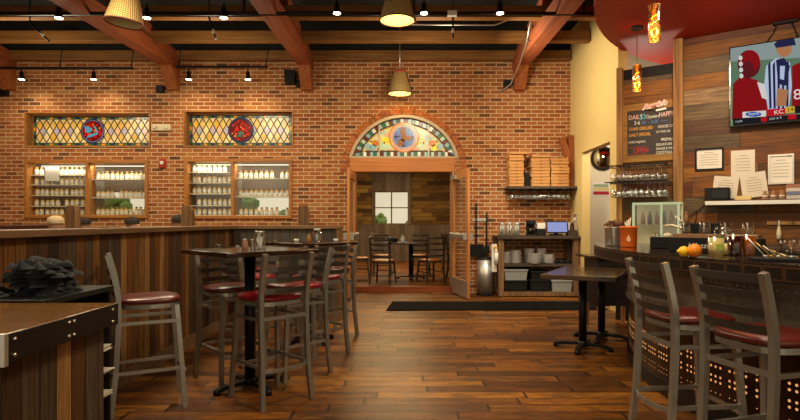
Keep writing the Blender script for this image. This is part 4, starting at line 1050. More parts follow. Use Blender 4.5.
ctext('HOUSE CITY', 658, 128, .05, '#d8d4c8', .8); ctext('OF TAPS, RE', 656, 133, .04, '#d8d4c8', .8); ctext('PREMIUM', 661, 141, .055, '#d8d4c8', .8)
ctext('SIGNATURE', 656, 146, .05, '#d8d4c8', .75); ctext('GINGER & WINE', 656, 150, .045, '#d8d4c8', .7); ctext('COCKTAILS', 656, 154, .05, '#d8d4c8', .75)
ctext('OPEN', 633, 153, .085, '#b82020', .9)
MB().bx(.10, .33, -.023, -.0205, .105, .111).bx(.10, .33, -.023, -.0205, .20, .206).build('chalk_outline', 'redplastic', cb)
# name sign over the board
a, z = wp(645, 109, -.06)
sg = wthing('name_sign', 'small white script sign mounted above the menu board', 'sign', a, -.065, z)
m_ = simple('sign_red', '#a0402c', .5)
text("Angelo's", .085, (-.02, .01, -.005), (PI/2, -.12, 0), 'white', sg, 'backing_letters', ext=.01, shear=.3, off=.009)
text("Angelo's", .085, (-.02, -.002, -.005), (PI/2, -.12, 0), m_, sg, 'script_letters', ext=.001, shear=.3)
MB().box((.2, .01, -.028), (.13, .012, .028), ry=-.12, bev=.004).build('ribbon', 'white', sg)
# hanging glass racks
for rk, (py, nm) in enumerate(((166, 'upper'), (182.5, 'lower'))):
    a, z = wp(640, py, -.2)
    t = wthing('glass_rack', '%s black hanging rack of stemware below the menu board' % nm, 'rack', .36, -.18, z, 'stemware racks under the menu board')
    MB().bx(-.46, .33, -.15, -.135, 0, .016).bx(-.46, .33, .13, .145, 0, .016).bx(-.3, -.285, -.15, .18, 0, .012).bx(.28, .295, -.15, .18, 0, .012).build('rails', 'blackmetal', t)
    b = MB()
    for k in range(9): b.bx(-.38+.078*k, -.37+.078*k, -.14, .14, -.006, .002)
    b.build('hanger_rods', 'blackmetal', t)
    for row, off in (('front', -.26), ('rear', -.12)):
        for k in range(10):
            p = P0+UX*(.0+.072*k)+UY*off
            hang(p.x, p.y, z-.0055, 'stemmed glass, %s row of the %s rack below the menu board, %s from the left' % (row, nm, ORD[k+1]), 'glasses in the racks under the menu board')
# back counter and lit display cooler
o = wthing('back_counter', 'dark work counter along the board wall behind the bar', 'counter', 2.1, 0, 0)
MB().bx(-2.0, 1.8, -.60, -.13, .9, .94).build('worktop', 'blackmetal', o); MB().bx(-2.0, 1.8, -.57, -.13, 0, .9).build('cabinet_front', 'screwed', o)
a0_, zt = wp(625, 203, -.4); a1_, _ = wp(676, 203, -.4)
t = wthing('display_cooler', 'glass-fronted display case with pale glowing frame on the back counter', 'display case', a0_+.1, -.14, .94)
w_ = a1_-a0_-.05; h_ = zt-.94
MB().bx(0, w_, -.02, .0, 0, h_).bx(0, w_, -.3, -.02, 0, .02).build('case', 'offwhite', t)
MB().bx(0, w_, -.31, -.29, h_-.03, h_).bx(0, .03, -.31, -.29, 0, h_-.03).bx(w_-.03, w_, -.31, -.29, 0, h_-.03).bx(w_*.62-.012, w_*.62+.012, -.31, -.29, 0, h_-.03).bx(0, w_, -.29, 0, h_-.015, h_).build('frame', emitter('case_frame_glow', '#d8dca8', .6), t)
MB().bx(.03, w_-.03, -.303, -.297, 0.02, h_-.03).build('glass_door', 'clearplastic', t)
MB().bx(.03, w_-.03, -.28, -.03, h_*.5, h_*.5+.01).build('shelf', 'clearplastic', t)
b = MB()
for k in range(7): b.lathe([(0, 0), (.028, 0), (.028, .1), (.012, .14), (.012, .17), (0, .17)], (.1+k*.085, -.15, h_*.5+.012), 10, mat=k % 2)
b.build('contents', ['cork', 'roughx'], t)
# shelf and framed papers
def wrect(px0, py0, px1, py1, off): a, z1_ = wp(px0, py0, off); c, _ = wp(px1, py0, off); _, z0_ = wp(px0, py1, off); return a, c, z0_, z1_
a, c, z0_, z1_ = wrect(705, 200.5, 800, 206, -.25)
t = wthing('wall_shelf', 'long white-edged shelf on the board wall under the framed papers', 'shelf', a, 0, z0_); SHZ = z1_
MB().bx(0, 1.6, -.25, -.02, .012, z1_-z0_-.01).build('board', 'white', t); MB().bx(0, 1.6, -.245, -.02, z1_-z0_-.01, z1_-z0_-.002).build('top_surface', 'roughx', t)
SHZ = z0_+(z1_-z0_)
def framed(px0, py0, px1, py1, label, fr, tilt=0, off=-.022):
    a, c, z0_, z1_ = wrect(px0, py0, px1, py1, off)
    t = wthing('framed_certificate' if fr else 'posted_paper', label, 'framed paper' if fr else 'paper', (a+c)/2, off, (z0_+z1_)/2); w2, h2 = (c-a)/2, (z1_-z0_)/2
    MB().box((0, -.003, 0), (w2*2, .003, h2*2), ry=tilt).build('sheet', 'printpaper' if not fr else 'paper', t)
    if fr:
        e = .022; MB().bx(-w2, w2, -.02, 0, h2-e, h2).bx(-w2, w2, -.02, 0, -h2, -h2+e).bx(-w2, -w2+e, -.02, 0, -h2+e, h2-e).bx(w2-e, w2, -.02, 0, -h2+e, h2-e).build('frame', fr, t)
    b = MB()
    for k in range(6):
        zz = h2*(.6-.22*k); ww = w2*(.35 if k == 0 else .62)
        b.box((zz*math.sin(tilt), -.0055, zz*math.cos(tilt)), (2*ww, .0012, .006), ry=tilt)
    b.build('printed_lines', 'ink', t)
framed(695, 149, 724, 171, 'black-framed certificate, leftmost of the papers on the board wall', 'black')
framed(731, 151, 755, 178, 'cream unframed notice in the middle of the papers on the board wall', None)
framed(768, 155, 794, 184.5, 'silver-framed document, rightmost of the papers on the board wall', 'steel')
framed(713, 177, 738, 198, 'tilted printed sheet behind the black printer on the board wall', None, .12, -.03)
framed(741, 173, 767, 197.5, 'tilted large sheet between printer and small figures on the board wall', None, -.12, -.036)
def wloc(px, py, off): a, z = wp(px, py, off); p = P0+UX*a+UY*off; return p.x, p.y, z
p = wloc(718, 200, -.13); t = thing('receipt_printer', 'black receipt printer at the left end of the white-edged shelf', 'printer', (p[0], p[1], SHZ), WA)
MB().bx(-.14, .13, -.09, .09, 0, .16, bev=.012).build('body', 'black', t); MB().bx(-.06, .11, -.096, -.09, .03, .12).build('front_cover', 'blackgloss', kids(t)[-1])
p = wloc(743, 200, -.13); tag(at(MB().bx(-.085, .085, -.05, .05, 0, .05, bev=.004).build('note_pad', simple('yellow_pad', '#d8bc80', .7)), (p[0], p[1], SHZ), WA), 'thick pale yellow note pad on the white-edged shelf', 'note pad')
for k, px in enumerate((765, 773.5, 782)):
    p = wloc(px, 200, -.13); t = thing('twine_spool', 'small striped spool, %s from the left on the white-edged shelf' % ORD[k+1], 'spool', (p[0], p[1], SHZ), WA, 'spools on the white-edged shelf')
    MB().lathe([(0, 0), (.036, 0), (.037, .015), (.028, .03), (.03, .06), (.018, .075), (.022, .1), (0, .11)], seg=14).build('spool', 'cork', t); MB().cyl((0, 0, 0), .031, .035, .05, 14).build('thread', 'paper', t)
for k in range(4):
    p = wloc(799, 200, -.13); o = MB().bx(-.12, .14, -.08, .08, 0, .042, bev=.004).build('folded_towel', simple('towel_%d' % k, ('#b8b0a4', '#6a7490', '#c4bcae', '#a06a58')[k], .9)); at(o, (p[0], p[1], SHZ+.043*k), WA+.03*k)
    tag(o, '%s folded towel from the bottom at the right end of the white-edged shelf' % ORD[k+1], 'towel', 'towels on the shelf')
a, z = wp(767, 223, -.03); t = wthing('utensil_rail', 'wooden rail with hooks on the board wall at the right edge', 'rail', a, -.02, z)
MB().bx(0, .9, -.025, 0, -.02, .02).build('rail', 'column', t)
for k, (x_, m_, nm, lb) in enumerate(((.12, 'offwhite', 'bar_brush', 'cream-handled brush hanging from the wooden rail'), (.36, 'black', 'spatula', 'black-handled tool hanging from the wooden rail at the picture edge'))):
    t = wthing(nm, lb, nm.replace('_', ' '), a+x_, -.06, z); MB().tube([(0, 0, .03), (0, -.01, -.03)], .008).build('hook', 'white', t); MB().lathe([(0, -.2), (.025, -.19), (.028, -.12), (.014, -.05), (.01, 0)], seg=12).build('handle', m_, t)
# television
off = -.14
ta, zt_ = wp(729, 47.5, off); _, zb_ = wp(731, 127, off); H = zt_-zb_; Wd = H*1.74
tv = wthing('television', 'flat television showing a football game, hung high on the board wall', 'television', ta, off, zb_)
MB().bx(0, Wd, 0, .05, 0, H, bev=.004).build('bezel', 'blackgloss', tv)
MB().bx(.25, Wd-.3, .05, .12, H*.3, H*.7).build('wall_mount', 'black', tv)
def se(h, st=.75): 
    k = 'scr_'+h+str(st)
    if k not in M: M[k] = emitter('screen_'+h.strip('#'), h, st)
    return M[k]
scr = MB(); smats = ['#5c7a5e', '#8c9a98', '#8a1418', '#5e1a20', '#b4c2dc', '#26264a', '#b07850', '#d8d4d0', '#2858a8', '#c01820', '#d8b030', '#201c20', '#7a8c6a']
def spoly(pts, mi, layer):
    q = []
    for px, py in pts:
        a_, z_ = wp(px, py, off); q.append((a_-ta, z_-zb_))
    q = cliprect(q, .016, Wd-.016, .016, H-.016)
    if len(q) > 2:
        f = scr.b.faces.new([scr.b.verts.new((x_, -.0006-.0005*layer, z_)) for x_, z_ in q]); f.material_index = mi
def sell(cx, cy, rx, ry, mi, layer, n=18): spoly([(cx+rx*math.cos(2*PI*k/n), cy+ry*math.sin(2*PI*k/n)) for k in range(n)], mi, layer)
spoly([(725, 40), (900, 10), (900, 130), (725, 130)], 0, 0)
spoly([(725, 40), (900, 10), (900, 52), (725, 62)], 1, 1); spoly([(726, 95), (745, 80), (740, 125), (726, 128)], 12, 1)
spoly([(733, 84), (741, 76), (757, 80), (768, 92), (770, 104), (762, 118), (732, 120)], 2, 2)
sell(749, 64, 11.5, 14, 3, 3); sell(750, 61, 10, 11, 2, 4); sell(748, 70, 6, 9, 3, 5)
for k in range(4): sell(740.5+k*.3, 58+k*6, 2, 2.4, 7, 6)
spoly([(757, 82), (764, 84), (768, 100), (762, 98)], 7, 5)
spoly([(766, 66), (776, 58), (790, 62), (792, 86), (789, 108), (768, 110), (764, 86)], 4, 3)
for k in range(5): spoly([(768+k*4.6, 62+(k < 2)*3), (770.4+k*4.6, 61), (771.6+k*4.2, 108), (769.4+k*4.2, 109)], 5, 4)
sell(784, 48, 8, 9, 6, 3); spoly([(774, 44), (781, 38), (794, 38), (796, 45), (776, 48)], 5, 4); spoly([(777, 88), (788, 90), (786, 106), (776, 106)], 6, 5); spoly([(776, 60), (784, 58), (790, 66), (786, 86), (778, 84)], 5, 5); spoly([(780, 66), (785, 66), (784, 80), (780, 79)], 4, 6)
spoly([(792, 66), (806, 60), (830, 64), (836, 110), (792, 110)], 2, 3); sell(812, 46, 12, 15, 2, 4); sell(850, 70, 14, 35, 4, 3)
spoly([(742.5, 112), (766, 110.5), (766, 116.5), (742.5, 118)], 7, 7); sell(753.5, 114.3, 8, 2.6, 8, 8)
spoly([(766.5, 109.5), (785, 108), (785, 115), (766.5, 116.5)], 9, 7); spoly([(785.5, 107), (794.5, 106.3), (794.5, 112.5), (785.5, 113.2)], 10, 7); spoly([(795, 106), (820, 104), (820, 112), (795, 113.3)], 11, 7)
spoly([(733, 118.6), (860, 110.5), (860, 124), (733, 126.5)], 11, 7); spoly([(761, 117.5), (767, 117), (767, 121.5), (761, 122)], 9, 8); spoly([(788, 114.5), (796, 114), (796, 119), (788, 119.5)], 9, 8)
scr.build('screen_picture', [se(h) for h in smats], tv, recalc=False)
def st(s, px, py, size, hx):
    a_, z_ = wp(px, py, off); text(s, size, (a_-ta, -.006, z_-zb_), (PI/2, -.07, 0), se(hx), tv, 'screen_text', ext=.0003)
st('Ford', 748.5, 116, .055, '#e8e8f0'); st('KC', 774, 114.6, .07, '#f0e8e0'); st('14', 787, 112, .065, '#2a2010'); st('89', 793.5, 100, .17, '#e8d8d8'); st('MAHOMES' if False else '3RD & 8', 769, 120.3, .035, '#c8c8c8'); st('15:00', 735, 123, .035, '#c8c8c8')
a, z = wp(785, 28, -.1); t = wthing('cable_hook', 'black ceiling hook with two drooping cables above the television', 'cable', a, -.06, 3.685)
MB().bx(-.12, .12, -.03, .03, -.03, 0).tube([(-.08, 0, -.02), (-.12, .0, -.12), (-.2, .02, -.24)], .006).tube([(.06, 0, -.02), (.1, 0, -.15), (.14, .0, -.27)], .006).build('cables', 'black', t)
# wires left of shelf
b = MB(); q = [wloc(px, py, -.05) for px, py in ((676, 219), (690, 216), (700, 209), (706, 203))]; b.tube([(x_, y_, z_) for x_, y_, z_ in q], .006)
q = [wloc(px, py, -.05) for px, py in ((697, 210), (696, 220), (692, 228), (684, 236))]; b.tube(q, .006)
tag(b.build('cable', 'black'), 'thin black cables drooping on the board wall left of the shelf', 'cable')

# ------------------------------------------------------------------ things on the bar
def pot(x, y): 
    t = thing('steel_pot', 'polished steel pot heaped with corks at the far end of the bar', 'pot', (x, y, 1.07))
    MB().lathe([(0, 0), (.07, 0), (.076, .01), (.08, .155), (.086, .16), (.086, .166), (.078, .166), (.074, .15), (0, .145)], seg=28).build('pot', 'steel', t); return t
pot(1.845, 4.76)
b = MB()
for k in range(46):
    a = R.uniform(0, 6.28); q = .075*math.sqrt(R.random()); b.box((1.845+q*math.cos(a), 4.76+q*math.sin(a), 1.23+R.uniform(0, .075)*(1.3-q/.075)), (.02, .02, .042), rz=R.uniform(0, 3), rx=R.uniform(0, 3), mat=k % 2)
tag(b.build('corks', ['cork', 'corkred']), 'heap of wine corks filling the steel pot', 'corks', kind='stuff')
t = thing('orange_bucket', 'orange bucket with a pale flame emblem next to the steel pot', 'bucket', (1.875, 4.53, 1.07))
MB().lathe([(0, 0), (.062, 0), (.065, .01), (.07, .155), (.075, .158), (.075, .175), (.068, .175), (.064, .16), (.06, .02), (0, .02)], seg=28).build('bucket', 'orange', t)
dr = Vector((-1.875, -4.53)).normalized(); sd = Vector((-dr.y, dr.x)); vs = []
for u, v in ((0, .045), (.014, .052), (.018, .068), (.008, .09), (.0, .11), (-.006, .092), (-.014, .078), (-.016, .058)):
    vs.append((dr.x*.0725+sd.x*u, dr.y*.0725+sd.y*u, v))
b = MB(); b.b.faces.new([b.b.verts.new(v) for v in vs]); r_ = bmesh.ops.extrude_face_region(b.b, geom=b.b.faces[:]); bmesh.ops.translate(b.b, verts=[v for v in r_['geom'] if isinstance(v, bmesh.types.BMVert)], vec=(dr.x*-.004, dr.y*-.004, 0))
b.build('flame_emblem', simple('emblem_pale', '#f0b890', .6), t)
def bl(px, pybase, z=1.07):      # point on the bar top plane seen at that pixel
    d = F*(EYE-z)/(pybase-VY); return ((px-VX)/F*d, d)
b = MB()
for k in range(4): b.tube([(0, 0, .1), (.02*k-.03, .01*k, .21+.012*k)], .005, mat=k % 2)
b.build('stirrer', ['steel', 'offwhite'], t)
# black caddy with glasses
x_, y_ = 2.25, 3.95; cd = thing('bar_caddy', 'long black bar caddy with white script lettering behind the lemon and orange', 'caddy', (2.16, 3.75, 1.07), -.75)
MB().bx(-.28, .28, -.08, .08, 0, .1, bev=.004).build('box', 'black', cd)
text('J Yazzie', .05, (-.16, -.084, .03), (PI/2, 0, 0), 'white', cd, 'script_lettering', ext=.001, shear=.25)
MB().bx(-.26, .26, -.07, .07, .1, .125).build('cork_liner', 'cork', cd)
def mug(k, u):
    ca, sa = math.cos(-.75), math.sin(-.75); px, py = 2.16+u*ca, 3.75+u*sa
    t = thing('glass_mug', 'clear handled glass mug, %s from the left lying along the black caddy' % ORD[k+1], 'mug', (px, py, 1.196), -.75, 'glass mugs on the caddy')
    MB().lathe([(0, 0), (.035, 0), (.038, .01), (.036, .09), (.033, .09), (.033, .012), (0, .012)], seg=16).build('glass', 'drinkglass', t)
    MB().tube([(.0, -.036, .075), (.01, -.065, .07), (.012, -.075, .045), (.01, -.06, .018), (0, -.037, .015)], .006, seg=6).build('handle', simple('glass_handle', '#b8a89c', .2), t)
for k in range(4): mug(k, -.2+.13*k)
fx, fy = bl(684, 257); t = thing('lemon', 'yellow lemon on the bar beside the orange', 'lemon', (fx, fy, 1.07)); MB().ball((0, 0, .033), .033, (1.05, .95, 1)).ball((-.034, -.0, .034), .01).build('fruit', 'lemon', t)
fx, fy = bl(694.5, 257.5); t = thing('orange', 'orange fruit on the bar right of the lemon', 'orange', (fx, fy, 1.07)); MB().ball((0, 0, .041), .041).build('fruit', 'orangefruit', t); MB().cyl((0, 0, 0), .004, .081, .084, 8).build('stem_end', 'leaf', t)
t = thing('register', 'black register terminal standing behind the bar caddy', 'register', (2.85, 5.2, .94), -.5)
MB().bx(-.12, .12, -.1, .1, 0, .26, bev=.01).bx(-.16, .16, -.12, .12, .2, .33, bev=.008).build('housing', 'black', t)
MB().bx(-.12, .12, -.124, -.12, .22, .31).build('key_panel', 'blackmetal', t)
MB().cyl((0, 0, 0), .05, -.94, 0, 12).build('stand', 'black', t)
t = thing('dark_tub', 'low dark plastic tub between the orange bucket and the bar caddy', 'tub', (2.05, 4.33, 1.07), -.6); MB().bx(-.07, .09, -.06, .06, 0, .09, bev=.006).build('tub', 'black', t)
for k, (dx, m_) in enumerate(((-.03, 'clearplastic'), (.05, 'offwhite'))): MB().ball((dx, 0, .1), .034, (1, 1, .7)).build('cup', m_, t)
tag(MB().tube([wloc(664, 226, -1.2), wloc(672, 225, -1.3), wloc(684, 229, -1.35), wloc(693, 233, -1.3), wloc(700, 231, -1.3)], .012).tube([wloc(675, 216, -1.2), wloc(684, 223, -1.25), wloc(694, 229, -1.3)], .006).build('soda_gun', 'offwhite'), 'white soda gun with its hose behind the bar caddy', 'soda gun')
# drinks
fx, fy = bl(716, 259); t = thing('lemonade_pitcher', 'handled glass jug of cloudy lemonade with citrus slices', 'jug', (fx, fy, 1.07), .4)
MB().lathe([(.036, 0), (.04, .004), (.042, .135), (.0395, .135), (.038, .012), (0, .012)], seg=24).build('glass', 'drinkglass', t); MB().cyl((0, 0, 0), .037, .006, .12, 24, r2=.0408).build('drink', 'lemonade', t)
MB().tube([(-.038, 0, .11), (-.065, 0, .105), (-.075, 0, .07), (-.06, 0, .035), (-.036, 0, .03)], .006).build('handle', 'drinkglass', t)
b = MB(); b.box((0, -.041, .07), (.034, .004, .034), mat=0, bev=.001); b.build('lime_slice', 'greenlime', t); kids(t)[-1].rotation_euler = (0, 0, -.5)
MB().ball((.01, -.02, .125), .014, (1.4, 1, .5)).ball((.028, -.01, .12), .01, (1.4, 1, .5)).build('mint_leaf', 'leaf', t)
fx, fy = bl(724, 255); t = thing('glass_jar', 'big clear glass jar with rounded lid behind the lemonade jug', 'jar', (fx, fy, 1.07))
MB().lathe([(.05, 0), (.065, .01), (.068, .12), (.055, .15), (.05, .152)], seg=24).build('jar', 'drinkglass', t); MB().lathe([(.058, .15), (.06, .16), (.045, .185), (.018, .195), (.016, .21), (0, .215)], seg=24).build('lid', 'drinkglass', t)
MB().lathe([(0, .005), (.055, .005), (.06, .05), (.045, .07), (0, .075)], seg=16).build('contents', 'lemonade', t)
for px, m_, lb in ((734.5, 'stout', 'pint glass of dark red beer on the bar'), (748, 'amber', 'pint glass of amber beer right of the dark beer on the bar')):
    fx, fy = bl(px, 258); t = thing('pint_glass', lb, 'pint glass', (fx, fy, 1.07))
    MB().lathe([(.03, 0), (.031, .01), (.0435, .148), (.0415, .148), (.029, .012), (0, .012)], seg=24).build('glass', 'drinkglass', t); MB().cyl((0, 0, 0), .0300, .008, .128, 24, r2=.0412).build('beer', m_, t); MB().cyl((0, 0, 0), .0408, .1285, .134, 24, r2=.041).build('foam', 'foam', t)
fx, fy = bl(783, 262)
t = thing('bar_tool_tray', 'small tray with bar spoons and tongs right of the beers', 'tray', (fx, fy+.1, 1.07), -.4)
MB().bx(-.1, .16, -.06, .06, 0, .015, bev=.003).build('tray', 'blackmetal', t)
for k in range(5): MB().tube([(-.02+.03*k, 0, .02), (-.1+.035*k, .02, .12-.02*k)], .004).ball((-.02+.03*k, 0, .024), .012, (1.2, .8, .5)).build('bar_spoon', 'brass' if k % 2 else 'steel', t)
for k in range(5):
    fx, fy = 2.15+.1*k, 2.62-.03*k
    fx, fy = bl(786+5*k, 254-.3*k)
    if k < 3: 
        t = thing('water_glass', 'empty ribbed glass, %s from the left at the right edge of the bar' % ORD[k+1], 'glass', (fx+.03*k, fy, 1.07), 0, 'empty glasses on the bar')
        MB().lathe([(0, 0), (.032, 0), (.038, .1), (.0365, .1), (.03, .006), (0, .006)], seg=16).build('glass', 'drinkglass', t)

# ------------------------------------------------------------------ soffit, pendants
struct(MB().prism([(5.88+3.96*math.cos(2*PI*k/96), 4.81+3.96*math.sin(2*PI*k/96)) for k in range(96)], 3.69, 4.7, smooth=True).build('ceiling_soffit', 'redgloss'))
for x, y, lb in ((2.866, 6.67, 'farther amber cylinder pendant lamp before the board wall'), (2.225, 4.82, 'nearer amber cylinder pendant lamp under the red soffit')):
    t = thing('pendant_lamp', lb, 'pendant lamp', (x, y, 2.9), 0, 'amber pendants over the bar')
    MB().cyl((0, 0, 0), .075, .76, .789, 20).build('canopy', 'black', t); MB().tube([(0, 0, .3), (0, 0, .77)], .004).build('cord', 'black', t)
    MB().lathe([(.047, 0), (.052, .0), (.052, .31), (.047, .31), (.047, 0)], seg=20).build('glass_cylinder', 'bulbglass', t)
    MB().tube([(.05*math.cos(k*PI/10), .05*math.sin(k*PI/10), .0) for k in range(20)], .004, closed=True).tube([(.05*math.cos(k*PI/10), .05*math.sin(k*PI/10), .31) for k in range(20)], .004, closed=True).build('rim_ring', 'brass', kids(t)[-1])
    MB().cyl((0, 0, 0), .016, .26, .32, 12).build('socket', 'brass', t)
    MB().lathe([(0, .04), (.014, .05), (.017, .15), (.012, .25), (0, .26)], seg=12).build('bulb', emitter('amber_bulb', '#ff9a28', 1.8), t)
    b = MB(); b.tube([(.022*math.cos(k*.9), .022*math.sin(k*.9), .06+.18*k/22) for k in range(23)], .0025, seg=5); b.build('filament', 'filament', kids(t)[-1])
    lamp('pendant_light', 'POINT', (x, y, 3.02), (0, 0, 0), 26, (1, .5, .16), .05)

# ------------------------------------------------------------------ basket shades
g = NT('woven_basket'); x, y, z = g.xyz()
ang = g.m('ARCTAN2', y, x); u = g.m('MULTIPLY', ang, 7.64); v = g.m('MULTIPLY', z, 42)
s1 = g.m('SINE', g.m('MULTIPLY', g.m('ADD', u, v), 3.14159)); s2 = g.m('SINE', g.m('MULTIPLY', g.m('SUBTRACT', u, v), 3.14159)); ck = g.m('MULTIPLY', s1, s2)
M['basket'] = g.bsdf(g.ramp(g.rng(ck, -1, 1, 0, 1), [(.2, lin('#6c4e24')), (.5, lin('#927642')), (.8, lin('#ae945c'))]), .75, 0, .3, g.bump(ck, .5, .01))
M['basketin'] = simple('basket_lining', '#d2c496', .8)
def shade(x, y, z, lit, label, tilt=0):
    t = thing('basket_lamp', label, 'pendant lamp', (x, y, z), 0, 'woven basket pendant lamps'); t.rotation_euler = (0, tilt, 0)
    MB().lathe([(.115, .36), (.2, .02), (.205, 0)], seg=40).build('shade', 'basket', t, )
    MB().lathe([(.197, .0), (.195, .02), (.11, .355), (0, .358)], seg=40).build('lining', 'basketin', t)
    MB().lathe([(0, .36), (.118, .36), (.12, .375), (.11, .385), (0, .39)], seg=24).build('collar', 'redplastic' if lit else 'basket', t)
    MB().tube([(.203*math.cos(k*PI/16), .203*math.sin(k*PI/16), .0) for k in range(32)], .008, closed=True).tube([(.12, 0, .36), (.16, -.02, .2), (.21, -.02, .02), (.23, -.02, -.04), (.2, -.05, -.03)], .007).build('rope_trim', 'corkred', t)
    MB().tube([(0, 0, .38), (0, 0, 4.5-z if True else 1)], .012).build('stem', 'steel', t)
    MB().bx(-.07, .07, -.05, .05, 4.46-z, 4.56-z).bx(-.012, .012, -.012, .012, 4.56-z, 4.75-z).build('ceiling_mount', 'redplastic' if lit else 'black', t)
    MB().ball((0, 0, .13), .045).build('bulb', emitter('basket_bulb', '#ffd878', 6) if lit else 'white', t)
    if lit: lamp('basket_light', 'POINT', (x, y, z+.05), (0, 0, 0), 7, (1, .68, .24), .05)
shade(-.09, 9.35, 3.5, True, 'smallest woven basket lamp, hanging before the brick above the arched door')
shade(-.09, 6.3, 3.63, True, 'woven basket lamp glowing yellow at the top centre of the picture')
shade(-3.12, 6.0, 3.49, False, 'unlit woven basket lamp at the top left of the picture', .1)

# ------------------------------------------------------------------ track lights and pipes
def track(x0, x1, y, z, lb, hangs):
    t = thing('light_track', lb, 'light track', (0, y, z), 0)
    MB().bx(x0, x1, -.018, .018, -.018, .018).build('rail', 'blackmetal', t)
    for hx in hangs: MB().tube([(hx, 0, .0), (hx+.05, 0, .35), (hx+.05, 0, .5)], .01).build('hanger_rod', 'blackmetal', t); MB().bx(hx-.03, hx+.13, -.05, .05, .47, .56, bev=.006).build('junction_box', 'offwhite', t)
track(-7.2, -4.68, 9.3, 3.93, 'black light track along the brick wall at the far left', (-5.95, -4.72))
track(-3.95, -2.36, 9.3, 3.95, 'black light track above the right bottle window', (-3.9, -2.4))
def head(x, y, z, lb, drop=.12, aim=(0, .45), e=22):
    t = thing('spot_lamp', lb, 'spot lamp', (x, y, z), 0, 'small track spot lamps')
    MB().cyl((0, 0, 0), .012, -.06, 0, 10).build('arm', 'blackmetal', t)
    MB().lathe([(0, -.05), (.03, -.055), (.034, -.13), (.048, -.17), (.05, -.185)], seg=20).build('housing', 'blackmetal', t)
    MB().cyl((0, 0, 0), .046, -.19, -.18, 20).build('lens', 'lamp', kids(t)[-1])
    lamp('spot_light', 'SPOT', (x, y, z-.2), (math.atan2(aim[1], 1), 0, 0), e, (1, .80, .52), .04, 2.2, .8)
ys = 'over the left bottle window|over the emergency light|left of the second roof truss group|left of the wall speaker'.split('|')
for px, lb in ((22, 'at the far left of the brick-side track'), (94, 'second on the far left brick-side track'), (189, 'left one on the track above the right bottle window'), (248, 'right one on the track above the right bottle window')):
    head((px-VX)/58, 9.3, 3.92, 'small glowing track lamp '+lb, e=TRACKE)
t = thing('ceiling_pipe', 'long dark pipe crossing under the ceiling joists', 'pipe', (0, 7.0, 3.98))
MB().tube([(-7.2, 0, 0), (2.9, 0, 0)], .028).build('pipe', 'blackmetal', t)
for k in range(5): MB().bx(-6.5+2.2*k, -6.47+2.2*k, -.015, .015, 0, .77).build('pipe_hanger', 'blackmetal', t)
MB().bx(.55, .67, -.032, .032, -.03, .032).build('pipe_label', 'white', kids(t)[0])
for px, lb in ((59, 'at the top left, brightest in the left corner'), (147, 'beside the unlit basket lamp'), (224, 'at the top between the left and middle trusses'), (337, 'at the top right of the middle truss'), (424, 'at the top right of the glowing basket lamp'), (500, 'at the top left of the right truss')):
    head((px-VX)/78, 6.92, 4.14 if px > 300 else 4.08, 'small glowing lamp under the ceiling pipe '+lb, aim=(0, .2), e=TRACKE*.6)
tag(MB().tube([(.0, 7.9, 4.17), (1.3, 7.9, 4.16), (1.75, 7.9, 4.33)], .012).build('conduit', 'steel'), 'thin grey conduit running right of the basket lamp to the truss', 'conduit')
tag(MB().tube([(1.92, 8.2, 4.4), (1.93, 8.6, 4.1), (1.94, 9.2, 3.95), (1.9, 9.7, 3.75), (1.7, 9.76, 3.62)], .014).tube([(2.2, 6.6, 4.12), (2.2, 7.8, 4.12), (2.0, 8.3, 4.0), (1.93, 8.5, 4.14)], .012).build('conduit', 'steel'), 'grey flexible conduit zigzagging down the right roof truss', 'conduit')
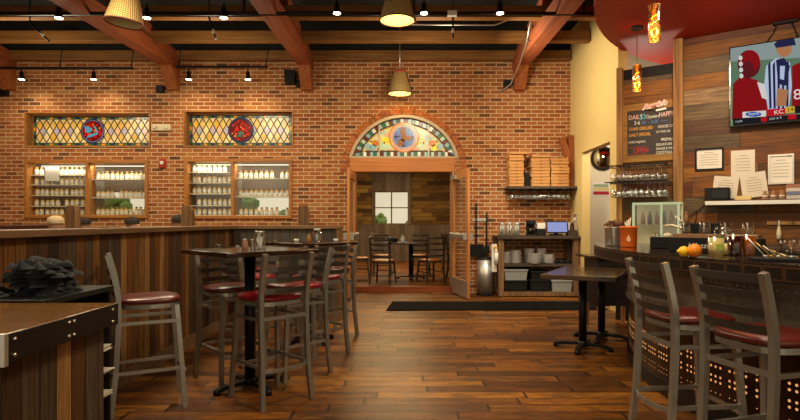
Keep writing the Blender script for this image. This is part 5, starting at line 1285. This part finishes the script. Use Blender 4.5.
for px, py0, px2, py2, lb in ((453, 17, 453, 38, 'hanging beside the conduit, right of centre'), (30, 22, 49, 41, 'slanting at the far left under the ceiling'), (209, 17, 216, 39, 'slanting left of the middle truss')):
    s_ = 72.0; d_ = F/s_
    t = thing('ceiling_rod', 'thin black rod with a pale sticker '+lb, 'rod', ((px-VX)/s_, d_, EYE+(VY-py0)/s_), 0, 'thin rods under the ceiling')
    dx, dz = (px2-px)/s_, -(py2-py0)/s_
    MB().tube([(0, 0, 0), (dx, 0, dz)], .014).tube([(0, 0, -.01), (0, 0, 4.75-(EYE+(VY-py0)/s_))], .01).build('rod', 'blackmetal', t); MB().tube([(dx*.55, 0, dz*.55), (dx*.75, 0, dz*.75)], .018).build('sticker', 'white', t)
# unseen-from-here general lighting: fill lamps added without fixtures to brighten the room
for x, y, e in ((-5.7, 8.0, 48), (-2.9, 8.0, 48), (.3, 8.0, 52)):
    lamp('room_fill', 'POINT', (x, y, 3.45), (0, 0, 0), e, (1, .84, .58), .3)
for x, y, e in FILL_LAMPS:
    t = thing('added_fill', 'added fill light over the dining floor at %.1f m along and %.1f m across' % (y, x), 'fill light', (x, y, 4.2)) if False else None
    lamp('room_fill', 'AREA', (x, y, 3.85), (0, 0, 0), e, (1, .82, .54), .8)

lamp('passage_fill', 'POINT', (3.75, 8.5, 2.7), (0, 0, 0), 60, (1, .9, .75), .1)  # added fill, brightens the pale passage wall
lamp('back_room_fill', 'AREA', (-.4, 13.4, 3.1), (0, 0, 0), 130, (1, .72, .34), 1.6)  # added fill for the dim back room
lamp('bar_fill', 'AREA', (2.9, 4.6, 3.6), (math.radians(28), 0, math.radians(-40)), 50, (1, .82, .58), .7)  # added fill over the bar, brightens the board wall
lamp('bar_fill', 'SPOT', (3.0, 5.4, 3.5), (math.radians(50), 0, math.radians(-40)), 120, (1, .82, .58), .12, 2.2, .9)  # second added fill for the board wall
lamp('wall_wash_fill', 'AREA', (1.3, 8.1, 3.6), (0, -1.3, 0), 34, (1, .88, .66), .5)  # added fill aimed at the yellow wall
lamp('shelf_fill', 'SPOT', (1.5, 7.3, 3.7), Vector((.8, 2.0, -2.9)).to_track_quat('-Z', 'Y').to_euler(), 200, (1, .88, .68), .1, 1.2, .8)  # added fill to brighten the plates and shelving
for _o in list(COL.objects):
    if _o.type == 'LIGHT' and _o.data.energy == 0: bpy.data.objects.remove(_o)
print('objects', len(COL.objects))
